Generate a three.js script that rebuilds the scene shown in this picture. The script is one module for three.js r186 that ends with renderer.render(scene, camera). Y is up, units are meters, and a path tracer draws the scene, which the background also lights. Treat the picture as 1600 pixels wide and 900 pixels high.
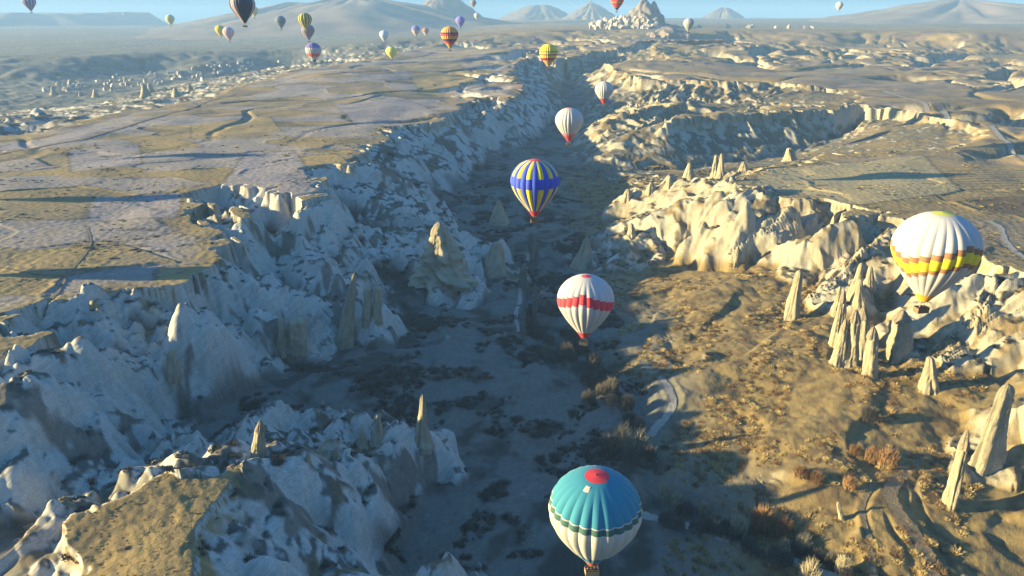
import * as THREE from 'three';
import { mergeGeometries, mergeVertices, toCreasedNormals } from 'three/addons/utils/BufferGeometryUtils.js';
import { MarchingCubes } from 'three/addons/objects/MarchingCubes.js';

// ---------------------------------------------------------------- camera, sky, sun, exposure
const scene = new THREE.Scene();
const EYE = 170, PITCH = THREE.MathUtils.degToRad(21.3), FOV = 45;      // metres above the valley floor
const camera = new THREE.PerspectiveCamera(FOV, 16 / 9, 1, 60000);
camera.position.set(0, EYE, 0);
camera.rotation.set(-PITCH, 0, 0);
const renderer = new THREE.WebGLRenderer({ antialias: true });
renderer.toneMapping = THREE.LinearToneMapping;
renderer.toneMappingExposure = 4.0;
renderer.shadowMap.enabled = true;
const SUN_AZ = THREE.MathUtils.degToRad(-81.6), SUN_EL = THREE.MathUtils.degToRad(9.5);   // azimuth 0 = ahead (-z), negative = left
const sunDir = new THREE.Vector3(Math.sin(SUN_AZ) * Math.cos(SUN_EL), Math.sin(SUN_EL), -Math.cos(SUN_AZ) * Math.cos(SUN_EL));
const sun = new THREE.DirectionalLight(new THREE.Color().setRGB(1, 0.82, 0.43), 5);
sun.position.copy(sunDir).multiplyScalar(3000); sun.target.position.set(0, 0, -600);
sun.castShadow = true; sun.shadow.mapSize.set(4096, 4096);
Object.assign(sun.shadow.camera, { left: -1500, right: 1500, top: 900, bottom: -900, near: 10, far: 7000 });
scene.add(sun, sun.target);
{ // clear morning sky: deep blue overhead, pale towards the horizon, a broad warm brightening round the low sun
  const W = 512, Hh = 256, d = new Float32Array(W * Hh * 4);
  for (let j = 0; j < Hh; j++) for (let i = 0; i < W; i++) {
    const el = ((j + 0.5) / Hh - 0.5) * Math.PI, az = ((i + 0.5) / W - 0.5) * 2 * Math.PI;
    const v = new THREE.Vector3(Math.cos(el) * Math.cos(az), Math.sin(el), Math.cos(el) * Math.sin(az));
    const up = Math.max(v.y, 0), k = Math.exp(-up * 6), c = Math.max(v.dot(sunDir), 0);
    const glow = 0.55 * c ** 3 * (0.35 + 0.65 * k) + 0.5 * c ** 24;
    const o = (j * W + i) * 4, S = 0.32;
    d[o] = S * (0.055 + 0.12 * k + glow * 0.95); d[o + 1] = S * (0.25 + 0.15 * k + glow * 0.90); d[o + 2] = S * (0.68 - 0.13 * k + glow * 0.78); d[o + 3] = 1;
  }
  const t = new THREE.DataTexture(d, W, Hh, THREE.RGBAFormat, THREE.FloatType);
  t.mapping = THREE.EquirectangularReflectionMapping; t.magFilter = t.minFilter = THREE.LinearFilter; t.needsUpdate = true;
  scene.background = t; scene.environment = t;
}
scene.fog = new THREE.FogExp2(new THREE.Color().setRGB(0.38, 0.64, 1.0), 0.00011);

// ---------------------------------------------------------------- small tools
const clamp = (x, a = 0, b = 1) => x < a ? a : x > b ? b : x, lerp = (a, b, t) => a + (b - a) * t;
const sst = (a, b, x) => { const t = clamp((x - a) / (b - a)); return t * t * (3 - 2 * t); };
function rng(seed) { let s = seed >>> 0; return () => { s = (s + 0x6D2B79F5) >>> 0; let t = s; t = Math.imul(t ^ (t >>> 15), t | 1); t ^= t + Math.imul(t ^ (t >>> 7), t | 61); return ((t ^ (t >>> 14)) >>> 0) / 4294967296; }; }
const PERM = new Uint8Array(512), GX = new Float32Array(256), GZ = new Float32Array(256);
{ const r = rng(77), p = [...Array(256).keys()]; for (let i = 255; i > 0; i--) { const j = Math.floor(r() * (i + 1)); [p[i], p[j]] = [p[j], p[i]]; }
  for (let i = 0; i < 512; i++) PERM[i] = p[i & 255];
  for (let i = 0; i < 256; i++) { GX[i] = Math.cos(i * 2.399963); GZ[i] = Math.sin(i * 2.399963); } }
function noise(x, y) {                                                  // gradient noise, about -1..1
  const xi = Math.floor(x), yi = Math.floor(y), fx = x - xi, fy = y - yi;
  const u = fx * fx * fx * (fx * (fx * 6 - 15) + 10), v = fy * fy * fy * (fy * (fy * 6 - 15) + 10);
  const X = xi & 255, Y = yi & 255, a = PERM[X] + Y, b = PERM[X + 1] + Y;
  const h0 = PERM[a & 511], h1 = PERM[b & 511], h2 = PERM[(a + 1) & 511], h3 = PERM[(b + 1) & 511];
  const n0 = GX[h0] * fx + GZ[h0] * fy, n1 = GX[h1] * (fx - 1) + GZ[h1] * fy, n2 = GX[h2] * fx + GZ[h2] * (fy - 1), n3 = GX[h3] * (fx - 1) + GZ[h3] * (fy - 1);
  return 1.5 * ((n0 + (n1 - n0) * u) * (1 - v) + (n2 + (n3 - n2) * u) * v);
}
const hash2 = (i, j) => PERM[(PERM[i & 255] + (j & 255)) & 511] / 255;
function fbm(x, y, o = 4) { let s = 0, a = 0.5; for (let i = 0; i < o; i++) { s += a * noise(x, y); x = x * 2.03 + 17.1; y = y * 2.03 + 5.7; a *= 0.5; } return s; }

// a sight line of the survey: direction for a point of the 1600 x 900 plan, and where it meets a given level
const FPX = 450 / Math.tan(THREE.MathUtils.degToRad(FOV / 2)), CP = Math.cos(PITCH), SP = Math.sin(PITCH);
function sight(px, py) { const a = (px - 800) / FPX, b = (450 - py) / FPX; return [a, b * CP - SP, -b * SP - CP]; }
function level(px, py, h) { const d = sight(px, py), t = (h - EYE) / d[1]; return [d[0] * t, d[2] * t]; }
// ---------------------------------------------------------------- terrain: plateaus, valley floors and the eroded slopes between
// outlines [plan x, plan y, level]; each is turned into metres on the ground
const W3 = (l) => l.map(([x, y, h]) => { const p = level(x, y, h); return [p[0], p[1], h]; });
const plateaus = [
  // left plateau: the rim over the valley from near to far, then back along the edge over the wide misty valley
  [[-420, -120, 58], [-330, -175, 58],
    ...W3([[-70, 600, 56], [0, 560, 56], [45, 552, 56], [100, 520, 56], [160, 514, 56], [216, 492, 56], [245, 470, 56], [285, 492, 56], [300, 478, 56], [318, 450, 56], [362, 406, 56], [330, 400, 56], [345, 388, 57], [381, 380, 57], [372, 368, 57], [324, 354, 58], [290, 330, 59], [318, 322, 60], [372, 342, 59], [428, 332, 59], [470, 318, 60],
      [516, 302, 60], [490, 286, 61], [540, 266, 62], [558, 252, 63], [580, 228, 60], [628, 210, 61], [612, 198, 61], [690, 190, 61], [726, 164, 61], [766, 153, 61], [786, 160, 61], [812, 150, 64], [820, 134, 70], [800, 116, 70], [812, 99, 78], [836, 92, 80], [868, 97, 80], [911, 89, 82], [936, 81, 84], [982, 74, 93], [1004, 65, 98], [985, 58, 102], [930, 54, 104],
      [860, 47, 106], [740, 52, 100], [700, 66, 92], [640, 78, 86], [560, 96, 78], [480, 106, 74], [400, 128, 68], [330, 150, 62], [245, 168, 60], [180, 178, 60], [120, 196, 58], [0, 214, 57], [-200, 240, 60], [-420, 268, 60]])],
  // promontory at the lower left, under the camera
  [...W3([[78, 792, 50], [150, 778, 51], [218, 762, 51], [262, 728, 51], [286, 742, 51], [340, 742, 51], [376, 712, 48], [402, 706, 46], [392, 722, 46], [352, 770, 49], [330, 795, 50], [292, 850, 50], [290, 930, 50]]), [-55, -72, 50], [-92, -60, 50], ...W3([[118, 900, 48], [112, 862, 49], [82, 830, 49]])],
  // right plateau in front
  [...W3([[1141, 290, 61], [1150, 268, 61], [1296, 239, 61], [1428, 236, 61], [1475, 233, 61], [1540, 212, 65], [1535, 200, 66], [1478, 190, 66], [1431, 180, 66], [1380, 170, 66], [1352, 168, 66], [1296, 172, 63], [1188, 178, 61], [1060, 185, 60], [1036, 192, 58], [1058, 180, 61], [1190, 171, 63], [1300, 163, 66], [1352, 152, 70], [1330, 143, 71], [1222, 131, 73], [1121, 128, 74], [1070, 126, 74], [1002, 125, 73], [958, 112, 73], [946, 104, 75], [990, 99, 82], [1060, 92, 86], [1028, 82, 92], [1018, 72, 97], [1030, 62, 102]]),
    [900, -3000, 128], [3000, -3000, 130], [3000, -300, 80], [420, -200, 64], ...W3([[1760, 500, 61], [1640, 440, 61], [1600, 430, 61], [1560, 417, 61], [1508, 414, 61], [1450, 360, 61], [1400, 338, 61], [1353, 335, 61], [1306, 338, 61], [1325, 322, 61], [1256, 314, 61], [1200, 305, 61]])],
  // middle spur inside the far side gully
  W3([[960, 178, 58], [1019, 163, 62], [1080, 158, 61], [1020, 168, 60]]),
];
const floors = [   // valley floor with the lower grassy slopes of the right side
  W3([[-20, 905, 30], [20, 870, 28], [110, 760, 24], [215, 738, 20], [250, 702, 16], [272, 660, 14], [300, 618, 12], [360, 598, 11], [415, 580, 11], [452, 560, 10], [505, 556, 9], [532, 542, 9], [560, 520, 10], [600, 512, 9], [612, 484, 9], [640, 464, 9], [722, 462, 8], [734, 432, 8], [800, 432, 7], [796, 400, 8], [742, 372, 9], [704, 335, 10], [700, 305, 11], [742, 278, 12], [772, 246, 14], [832, 226, 16], [858, 200, 20], [884, 176, 24],
    [900, 180, 24], [888, 215, 17], [900, 250, 15], [945, 290, 13], [962, 320, 12], [946, 352, 10], [893, 409, 8], [935, 424, 9], [985, 404, 13], [1070, 382, 20], [1092, 402, 22], [1118, 412, 24], [1172, 408, 27], [1240, 398, 31], [1258, 440, 29], [1300, 470, 29], [1350, 440, 33], [1392, 470, 33], [1402, 506, 30], [1436, 556, 30], [1480, 575, 31], [1540, 600, 32], [1590, 590, 36], [1580, 640, 33], [1536, 700, 27], [1600, 760, 26], [1640, 900, 26]]).concat([[150, -90, 22], [90, 60, 5], [10, 80, 0]], W3([[930, 980, 0], [640, 905, 3], [600, 830, 6], [628, 770, 8], [690, 735, 8], [700, 700, 8], [640, 668, 8], [560, 650, 9], [470, 660, 10], [380, 690, 12], [330, 712, 13], [262, 708, 15], [205, 745, 20], [170, 765, 24], [110, 790, 27], [60, 850, 30], [20, 910, 31]])),
  W3([[-900, 230, 0], [0, 160, 4], [90, 176, 6], [160, 152, 4], [260, 134, 0], [420, 118, -2], [520, 96, 0], [610, 70, 8], [650, 52, 30], [560, 66, 10], [330, 86, -6], [0, 112, -8], [-900, 140, -8]]),
];
const gullies = [  // narrow floors, mostly hidden: [points, half width]
  [W3([[884, 176, 24], [905, 155, 32], [880, 118, 44], [905, 108, 50], [960, 92, 62], [1005, 80, 76], [1016, 68, 92]]), 6],
  [W3([[930, 275, 14], [1060, 268, 15], [1160, 256, 18], [1220, 246, 22], [1290, 222, 32], [1350, 196, 42], [1430, 205, 46], [1510, 203, 52]]), 7],
  [W3([[905, 160, 30], [960, 158, 36], [1050, 148, 44], [1140, 150, 50], [1260, 146, 58], [1310, 149, 66]]), 5],
  [W3([[380, 565, 10], [420, 480, 25], [470, 420, 30], [430, 372, 36], [340, 338, 41]]), 6],
  [W3([[640, 464, 9], [590, 400, 23], [560, 340, 29], [520, 318, 37]]), 3],
  [W3([[704, 335, 9], [660, 270, 25], [620, 235, 43]]), 3],
  [W3([[200, 640, 15], [130, 590, 28], [90, 560, 37]]), 3],
  [W3([[262, 600, 16], [250, 540, 32], [226, 500, 44], [196, 470, 53]]), 3],
  [W3([[150, 640, 26], [128, 570, 40], [150, 530, 48], [120, 500, 54]]), 3],
  [W3([[640, 300, 26], [602, 262, 44], [570, 238, 54]]), 3],
];
// free-standing crests: [plan points with crest level], half width, sharpness
const ridges = [
  [W3([[330, 745, 49], [402, 708, 48], [470, 722, 40], [530, 712, 38], [548, 700, 33], [590, 692, 24], [660, 690, 18]]), 20, 0.8],
  [W3([[178, 748, 30], [110, 715, 37], [46, 684, 47], [10, 650, 49]]), 26, 0.85],
  [W3([[212, 650, 26], [150, 622, 42], [80, 600, 52], [5, 598, 60]]), 22, 0.75],
  [W3([[285, 580, 22], [235, 560, 36], [130, 545, 54]]), 20, 0.75],
  [W3([[350, 575, 20], [318, 535, 36], [290, 495, 54]]), 18, 0.75],
  [W3([[60, 850, 32], [70, 790, 44], [90, 792, 48]]), 18, 0.8],
  [W3([[390, 545, 21], [345, 500, 38], [300, 480, 55]]), 20, 0.8],
  [W3([[470, 530, 18], [420, 470, 36], [360, 420, 52]]), 22, 0.75],
  [W3([[590, 500, 21], [545, 450, 34], [480, 400, 41], [462, 345, 52]]), 18, 0.8],
  [W3([[715, 455, 11], [684, 352, 32], [640, 380, 30], [560, 350, 40]]), 26, 0.9],
  [W3([[795, 428, 9], [772, 388, 19], [720, 400, 15]]), 16, 0.9],
  [W3([[690, 260, 29], [620, 240, 51], [560, 262, 49]]), 24, 0.9],
  [W3([[748, 198, 46], [760, 172, 59]]), 24, 0.8],
  [W3([[975, 310, 32], [1040, 290, 45], [1141, 284, 60]]), 24, 0.9],
  [W3([[985, 395, 20], [1010, 345, 35], [1080, 310, 52], [1160, 300, 61]]), 28, 0.85],
  [W3([[1098, 360, 42], [1150, 350, 50], [1230, 326, 60]]), 16, 0.6],
  [W3([[911, 238, 22], [962, 214, 42], [1036, 192, 56]]), 22, 0.9],
  [W3([[1246, 420, 35], [1258, 380, 48], [1275, 362, 55], [1320, 342, 62]]), 14, 0.85],
  [W3([[1196, 400, 33], [1230, 382, 43], [1262, 370, 50]]), 12, 0.9],
  [W3([[1290, 466, 33], [1335, 405, 48], [1392, 362, 58]]), 13, 0.85],
  [W3([[1330, 470, 37], [1352, 430, 42], [1400, 400, 52], [1450, 385, 60]]), 12, 0.9],
  [W3([[1420, 500, 40], [1440, 475, 47], [1480, 450, 55], [1540, 425, 62]]), 16, 0.8],
  [W3([[1500, 540, 37], [1540, 505, 48], [1600, 462, 58], [1660, 450, 62]]), 26, 0.7],
  [W3([[1440, 545, 32], [1470, 510, 42], [1540, 480, 52]]), 14, 0.8],
  [W3([[1546, 720, 28], [1590, 640, 43], [1650, 600, 57]]), 16, 0.8],
];
const GRID = { x0: -2600, z0: -3300, c: 6, nx: 870, nz: 590 };
const gR = new Float32Array(GRID.nx * GRID.nz), gF = new Float32Array(GRID.nx * GRID.nz), gHP = new Float32Array(GRID.nx * GRID.nz), gHF = new Float32Array(GRID.nx * GRID.nz);
function segd(x, z, a, b) { const ux = b[0] - a[0], uz = b[1] - a[1], t = clamp(((x - a[0]) * ux + (z - a[1]) * uz) / (ux * ux + uz * uz + 1e-9)), dx = x - a[0] - ux * t, dz = z - a[1] - uz * t; return dx * dx + dz * dz; }
function polyDist(P, x, z) {
  let d = 1e12, ins = false;
  for (let i = 0, j = P.length - 1; i < P.length; j = i++) {
    d = Math.min(d, segd(x, z, P[j], P[i]));
    if ((P[i][1] > z) !== (P[j][1] > z) && x < (P[j][0] - P[i][0]) * (z - P[i][1]) / (P[j][1] - P[i][1]) + P[i][0]) ins = !ins;
  }
  return ins ? -Math.sqrt(d) : Math.sqrt(d);
}
{
  const pp = plateaus.flat(), fp = [...floors.flat(), ...gullies.flatMap((g) => g[0])];
  pp.push([-500, -500, 57], [-250, -400, 57], [-250, -560, 60], [-700, -900, 58], [-350, -850, 62], [700, -600, 68], [350, -450, 62], [1200, -1200, 92], [0, -1800, 96], [-300, -1300, 80], [600, -1900, 104]);
  const idw = (L, x, z) => { let s = 0, w = 0; for (const p of L) { const dx = p[0] - x, dz = p[1] - z, q = dx * dx + dz * dz + 60, k = 1 / (q * Math.sqrt(q)); s += k * p[2]; w += k; } return s / w; };
  for (let j = 0; j < GRID.nz; j++) for (let i = 0; i < GRID.nx; i++) {
    const x = GRID.x0 + i * GRID.c, z = GRID.z0 + j * GRID.c, k = j * GRID.nx + i;
    let r = 1e9, f = 1e9;
    for (const P of plateaus) r = Math.min(r, polyDist(P, x, z));
    for (const P of floors) f = Math.min(f, polyDist(P, x, z));
    gullies.forEach(([L, hw], q) => { let d = 1e9; for (let n = 1; n < L.length; n++) d = Math.min(d, Math.sqrt(segd(x, z, L[n - 1], L[n]))); f = Math.min(f, d - hw); if (q > 2) r = Math.max(r, hw + (q > 6 ? 4 : 11) - d); });   // side gullies bite into the rim
    gR[k] = r; gF[k] = f; gHP[k] = idw(pp, x, z); gHF[k] = idw(fp, x, z);
  }
}
function grid(G, x, z) {
  const u = clamp((x - GRID.x0) / GRID.c, 0, GRID.nx - 1.001), v = clamp((z - GRID.z0) / GRID.c, 0, GRID.nz - 1.001), i = Math.floor(u), j = Math.floor(v), a = u - i, b = v - j, k = j * GRID.nx + i;
  return (G[k] * (1 - a) + G[k + 1] * a) * (1 - b) + (G[k + GRID.nx] * (1 - a) + G[k + GRID.nx + 1] * a) * b;
}
// parcels: small terraced fields on the plateaus
function parcel(x, z) {
  const wx = x + 14 * noise(x / 90, z / 90 + 9), wz = z + 10 * noise(x / 80 + 31, z / 80);
  const sx = 96, sz = 36, ci = Math.floor(wx / sx), cj = Math.floor(wz / sz);
  let b1 = 1e9, b2 = 1e9, id = 0;
  for (let j = cj - 1; j <= cj + 1; j++) for (let i = ci - 1; i <= ci + 1; i++) {
    const qx = (i + 0.15 + 0.7 * hash2(i, j)) * sx, qz = (j + 0.15 + 0.7 * hash2(i + 57, j + 91)) * sz, d = Math.abs(wx - qx) * 0.62 + Math.abs(wz - qz);
    if (d < b1) { b2 = b1; b1 = d; id = (i & 127) * 131 + (j & 127); } else if (d < b2) b2 = d;
  }
  return [id, b2 - b1];
}
const tone = (id, n) => hash2(id * 7 + n * 31, (id >> 3) + n * 17);
const info = { t: 0, dR: 0, dF: 0, rock: 0, pid: 0, pedge: 0 };
const tracks = [];                                                         // filled below; flattened strips
function pinnacles(x, z) {                                                 // cones and knobs standing out of the slopes
  let h = 0;
  for (const [c, amp, dens] of [[23, 11, z < -480 ? 0.10 : 0.18], [11, 4.5, z < -480 ? 0.08 : 0.14]]) {
    const ci = Math.floor(x / c), cj = Math.floor(z / c);
    for (let j = cj - 1; j <= cj + 1; j++) for (let i = ci - 1; i <= ci + 1; i++) {
      if (hash2(i + 13, j + 29) > dens) continue;
      const qx = (i + hash2(i, j)) * c, qz = (j + hash2(i + 71, j + 5)) * c, k = 0.55 + 0.6 * hash2(i + 3, j + 44), rad = c * 0.42 * k * (1 + 0.25 * noise(x / 4, z / 4 + 3));
      const d = Math.hypot(x - qx, z - qz) / rad; if (d < 1) h = Math.max(h, amp * k * (1 - d) ** 0.85);
    }
  }
  return h;
}
function farNoise(x, z) { return fbm(x / 420, z / 420, 4); }
function height(x, z, fine = true) {
  const r = Math.hypot(x, z);
  const far = sst(1500, 2600, r);
  let dR = grid(gR, x, z), dF = grid(gF, x, z); const hp0 = grid(gHP, x, z), hf = grid(gHF, x, z);
  // wandering rim, notched by small gullies
  const keep = x > -165 && x < -30 && z > -200 ? 0.15 : 1;
  const wob = (keep < 1 ? 2 : 6) * noise(x / 42, z / 42) + 3 * (keep < 1 ? 0.5 : 1) * noise(x / 17, z / 17 + 7) + 1.6 * noise(x / 7, z / 7) + 0.7 * noise(x / 2.6, z / 2.6) + keep * 13 * sst(0.16, 0.0, Math.abs(noise(x / 58 + 4, z / 58))) * sst(-34, -4, dR) + keep * 6 * sst(0.16, 0, Math.abs(noise(x / 23 + 8, z / 23))) * sst(-16, -2, dR);
  // fall-line coordinates: the point on the rim straight above
  const e = 6, gx = (grid(gR, x + e, z) - grid(gR, x - e, z)) / (2 * e), gz = (grid(gR, x, z + e) - grid(gR, x, z - e)) / (2 * e);
  const D = Math.max(dR, 0), qx = x - gx * D * 0.75, qz = z - gz * D * 0.75;
  const env = sst(-4, 16, dR), leftish = sst(70, 10, x);
  const flute = 3.4 * Math.abs(noise(qx / 9 + 3, qz / 9)) + 7 * Math.abs(noise(x / 24, z / 24 + 40)) + 1.6 * Math.abs(noise(x / 8, z / 8));
  const smoothWall = sst(560, 640, -z) * sst(90, 150, x) * sst(860, 800, -z);
  dR += wob * (1 - 0.4 * env) - (flute - 4) * env * (1 - 0.6 * smoothWall);
  // spurs running down from the rim: rounded on the left side, sharper fins on the right
  const c1 = clamp(1 - Math.abs(noise(qx / 40 + 0.2 * noise(x / 25, z / 25), qz / 40)) / 0.36), c2 = clamp(1 - Math.abs(noise(qx / 15 + 6, qz / 15 + 0.15 * noise(x / 9, z / 9))) / 0.38);
  const rnd = (c) => lerp(c ** 1.1, 1 - (1 - c) ** 1.9, 0.05 + 0.8 * leftish), spur = lerp(clamp(0.68 * rnd(c1) + 0.32 * rnd(c2)), 0.22 + 0.1 * c2, smoothWall);
  dF += wob * 0.6;
  let hp = hp0 + 2.2 * noise(x / 130, z / 130) + 0.9 * noise(x / 37, z / 37 + 3);
  // gentle gullies of the far plateau country
  const fz = sst(620, 1000, r);
  let cut = 0;
  if (fz > 0) {
    const wx = x + 60 * noise(x / 140, z / 140), wz = z + 60 * noise(x / 140 + 7, z / 140 + 3);
    const mask = sst(-0.15, 0.35, noise(x / 520 + 3.3, z / 520) + 0.55 * sst(-200, 500, x) - 0.2), n = Math.abs(noise(wx / 260 + 2.2, wz / 210)), n2 = Math.abs(noise(wx / 80 + 9, wz / 70 + 4));
    cut = fz * (mask * (sst(0.20, 0.03, n) * 26 * (1 + 0.35 * noise(x / 30, z / 30)) + sst(0.16, 0.02, n2) * 8 * mask) + sst(0.05, 0.0, n) * 3) * sst(0, 50, -dR);
    hp += fz * 7 * farNoise(x, z) - cut + fz * mask * 5 * Math.abs(noise(x / 45, z / 38));
  }
  const pc = parcel(x, z), pe = pc[1];
  const flat = sst(4, 22, -dR) * (1 - far);
  hp += flat * (1.3 * (tone(pc[0], 1) - 0.5) * sst(0, 5, pe) + 0.35 * sst(3.2, 0.6, pe) * sst(-0.1, 0.3, noise(x / 40, z / 40 + 60)));
  let h, t;
  if (dR <= 0) { t = 0; h = hp; }
  else if (dF <= 0) { t = 1; h = hf; }
  else { t = dR / (dR + dF); const fr = lerp(0.16 * sst(0, 0.1, t) + 0.84 * t ** 0.72, 0.05 * sst(0, 0.05, t) + 0.95 * t ** 1.4, spur); h = lerp(hp, hf, clamp(fr)); }
  const onFloor = sst(0.82, 1, t);
  if (onFloor > 0) h += onFloor * (2.6 * noise(x / 55, z / 55) + 1.5 * noise(x / 24, z / 24 + 8) + 1.5 * Math.abs(noise(x / 13, z / 13)) + 1.6 * sst(-0.06, 0.06, noise(x / 48 + 6, z / 40)) - 1.2);
  // crests
  let rock = sst(0.02, 0.10, t + 0.05 * noise(x / 6, z / 6) + 0.03 * noise(x / 2.2, z / 2.2)) * (1 - sst(0.80, 0.97, t + 0.12 * noise(x / 14, z / 14)));
  let onRidge = 0;
  if (r < 950) for (const R of ridges) {
    const bb = R.bb; if (x < bb[0] || x > bb[1] || z < bb[2] || z > bb[3]) continue;
    let best = 1e9, cr = 0; const L = R[0];
    for (let n = 1; n < L.length; n++) {
      const a = L[n - 1], b = L[n], ux = b[0] - a[0], uz = b[1] - a[1], s = clamp(((x - a[0]) * ux + (z - a[1]) * uz) / (ux * ux + uz * uz)), d = Math.hypot(x - a[0] - ux * s, z - a[1] - uz * s);
      if (d < best) { best = d; cr = lerp(a[2], b[2], s); }
    }
    const w = R[1] * (1 + 0.35 * noise(x / 13, z / 13 + 21)), dd = best + 2.4 * Math.abs(noise(x / 11, z / 11 + 2)) + 0.6 * Math.abs(noise(x / 5, z / 5));
    if (dd < w) { const k = (1 - dd / w) ** R[2], c2 = cr + 2.6 * noise(x / 14, z / 14) + 0.7 * noise(x / 5.5, z / 5.5), hh = lerp(h, Math.max(c2, h), k); if (hh > h + 0.4) { rock = Math.max(rock, sst(0.12, 0.3, k)); onRidge = Math.max(onRidge, sst(0.05, 0.4, k)); } h = Math.max(h, hh); }
  }
  if (r < 1200 && rock > 0.02) h += rock * (1 - smoothWall) * (leftish * (17 * Math.abs(noise(x / 27 + 2, z / 27)) + 7.5 * Math.abs(noise(x / 12, z / 12 + 6)) + 2 * Math.abs(noise(x / 5, z / 5 + 16)) - 6.5) * sst(800, 300, r) * (keep < 1 ? 0.55 : 1) * Math.max(sst(0.04, 0.2, t), onRidge) + (1 - leftish) * (2.4 * (1 - 2.2 * Math.abs(noise(qx / 6, qz / 6))) + 0.9 * (1 - 2 * Math.abs(noise(x / 9, z / 9)))) * Math.max(sst(0.05, 0.25, t), onRidge) * sst(950, 600, r));
  if (r < 1100 && rock > 0.05 && x < 150) h += rock * pinnacles(x, z) * sst(0.05, 0.22, t) * (1 - 0.6 * sst(0.8, 1, t));
  if (fine && r < 1600) h += rock * (0.7 * Math.abs(noise(x / 5.2, z / 5.2)) + 0.28 * noise(x / 2.3, z / 2.3)) + (1 - rock) * (0.22 * noise(x / 3.1, z / 3.1) + 0.10 * noise(x / 1.3, z / 1.3));
  if (far > 0) h = lerp(h, h + 0.0, far);
  // the land beyond: rises slowly to the horizon
  if (r > 2150) { const k = sst(0, 1, (r + 130 * noise(x / 300, z / 300) + 40 * Math.abs(noise(x / 70, z / 70)) - 2380) / 330); const az = Math.atan2(x, -z); const hb = lerp(62, 128, sst(-0.42, 0.12, az)) + 14 * farNoise(x / 2, z / 2) + 26 * sst(3200, 8000, r); h = lerp(h, hb, k); }
  for (const T of tracks) { const bb = T.bb; if (x < bb[0] || x > bb[1] || z < bb[2] || z > bb[3]) continue; let b = 1e9, hh = 0; const L = T.pts; for (let n = 1; n < L.length; n++) { const d = segd(x, z, L[n - 1], L[n]); if (d < b) { b = d; const ux = L[n][0] - L[n - 1][0], uz = L[n][1] - L[n - 1][1]; hh = lerp(L[n - 1][2], L[n][2], clamp(((x - L[n - 1][0]) * ux + (z - L[n - 1][1]) * uz) / (ux * ux + uz * uz + 1e-9))); } } b = Math.sqrt(b); if (T.cut) { h -= T.cut * sst(T.w * 1.6, 0, b); } else h = lerp(hh, h, sst(T.w * 0.6, T.w * 1.5, b)); }
  info.t = t; info.dR = dR; info.dF = dF; info.rock = rock; info.pid = pc[0]; info.pedge = pe; info.flat = flat; info.cut = cut;
  return h;
}
for (const R of ridges) { const m = R[1] * 1.5, X = R[0].map((p) => p[0]), Z = R[0].map((p) => p[1]); R.bb = [Math.min(...X) - m, Math.max(...X) + m, Math.min(...Z) - m, Math.max(...Z) + m]; }
function ground(px, py) {                                                  // where a sight line first meets the land
  const d = sight(px, py); let t = 60, step = 3;
  for (; t < 9000; t += step) { step = t < 900 ? 2.5 : t * 0.006; if (EYE + d[1] * t < height(d[0] * t, d[2] * t, false)) break; }
  let a = t - step, b = t; for (let k = 0; k < 14; k++) { const m = (a + b) / 2; if (EYE + d[1] * m < height(d[0] * m, d[2] * m, false)) b = m; else a = m; }
  return [d[0] * b, height(d[0] * b, d[2] * b, false), d[2] * b, b];
}
// ---------------------------------------------------------------- tracks and the incised stream bed, surveyed on the bare land
const trackDefs = [
  ['dirt_track', 'pale curving dirt track across the shaded valley floor', 3.2, [[1004, 572], [1026, 585], [1044, 604], [1052, 626], [1044, 648], [1026, 668], [1012, 684]]],
  ['dirt_track', 'pale dirt track at the bottom beside the bare trees', 3.4, [[985, 800], [1030, 812], [1080, 826], [1140, 845], [1200, 866], [1262, 886], [1320, 905]]],
  ['footpath', 'narrow pale path in the shaded valley beyond the red and white balloon', 2.4, [[826, 395], [822, 420], [814, 445], [812, 470], [806, 492], [812, 520]]],
  ['dirt_track', 'pale farm track over the right plateau toward the far fields', 6, [[1380, 142], [1420, 155], [1448, 167], [1478, 178], [1508, 190]]],
  ['dirt_track', 'pale farm track at the right edge of the plateau', 5, [[1548, 197], [1562, 214], [1580, 232], [1604, 252]]],
  ['dirt_track', 'bending farm track on the plateau right of the white and yellow balloon', 3.4, [[1545, 345], [1562, 355], [1568, 372], [1582, 390], [1604, 405]]],
  ['dirt_track', 'rutted brown track on the sunlit slope at the lower right', 4, [[1452, 706], [1410, 742], [1392, 770], [1404, 800], [1430, 838], [1452, 880], [1465, 910]]],
  ['footpath', 'thin winding footpath on the sunlit lower right slope', 1.6, [[1340, 742], [1362, 758], [1352, 778], [1346, 800], [1358, 840], [1364, 900]]],
  ['footpath', 'thin footpath crossing the grassy left plateau', 1.4, [[136, 356], [141, 380], [126, 405], [104, 430], [82, 465], [66, 500]]],
  ['dirt_track', 'straight farm road along the far side of the left plateau', 4, [[-30, 248], [60, 231], [130, 218], [200, 197], [270, 176], [330, 157], [370, 146]]],
];
const trackRoutes = trackDefs.map(([name, label, w, pts]) => {
  const c = new THREE.CatmullRomCurve3(pts.map(([x, y]) => { const g = ground(x, y); return new THREE.Vector3(g[0], g[1], g[2]); }));
  const n = Math.max(8, Math.round(c.getLength() / 4)), P = c.getSpacedPoints(n).map((p) => [p.x, p.z, height(p.x, p.z, false)]);
  for (let k = 0; k < 4; k++) for (let i = 1; i < P.length - 1; i++) P[i][2] = (P[i - 1][2] + P[i][2] * 2 + P[i + 1][2]) / 4;
  return { name, label, w, pts: P };
});
const newCuts = [];
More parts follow.
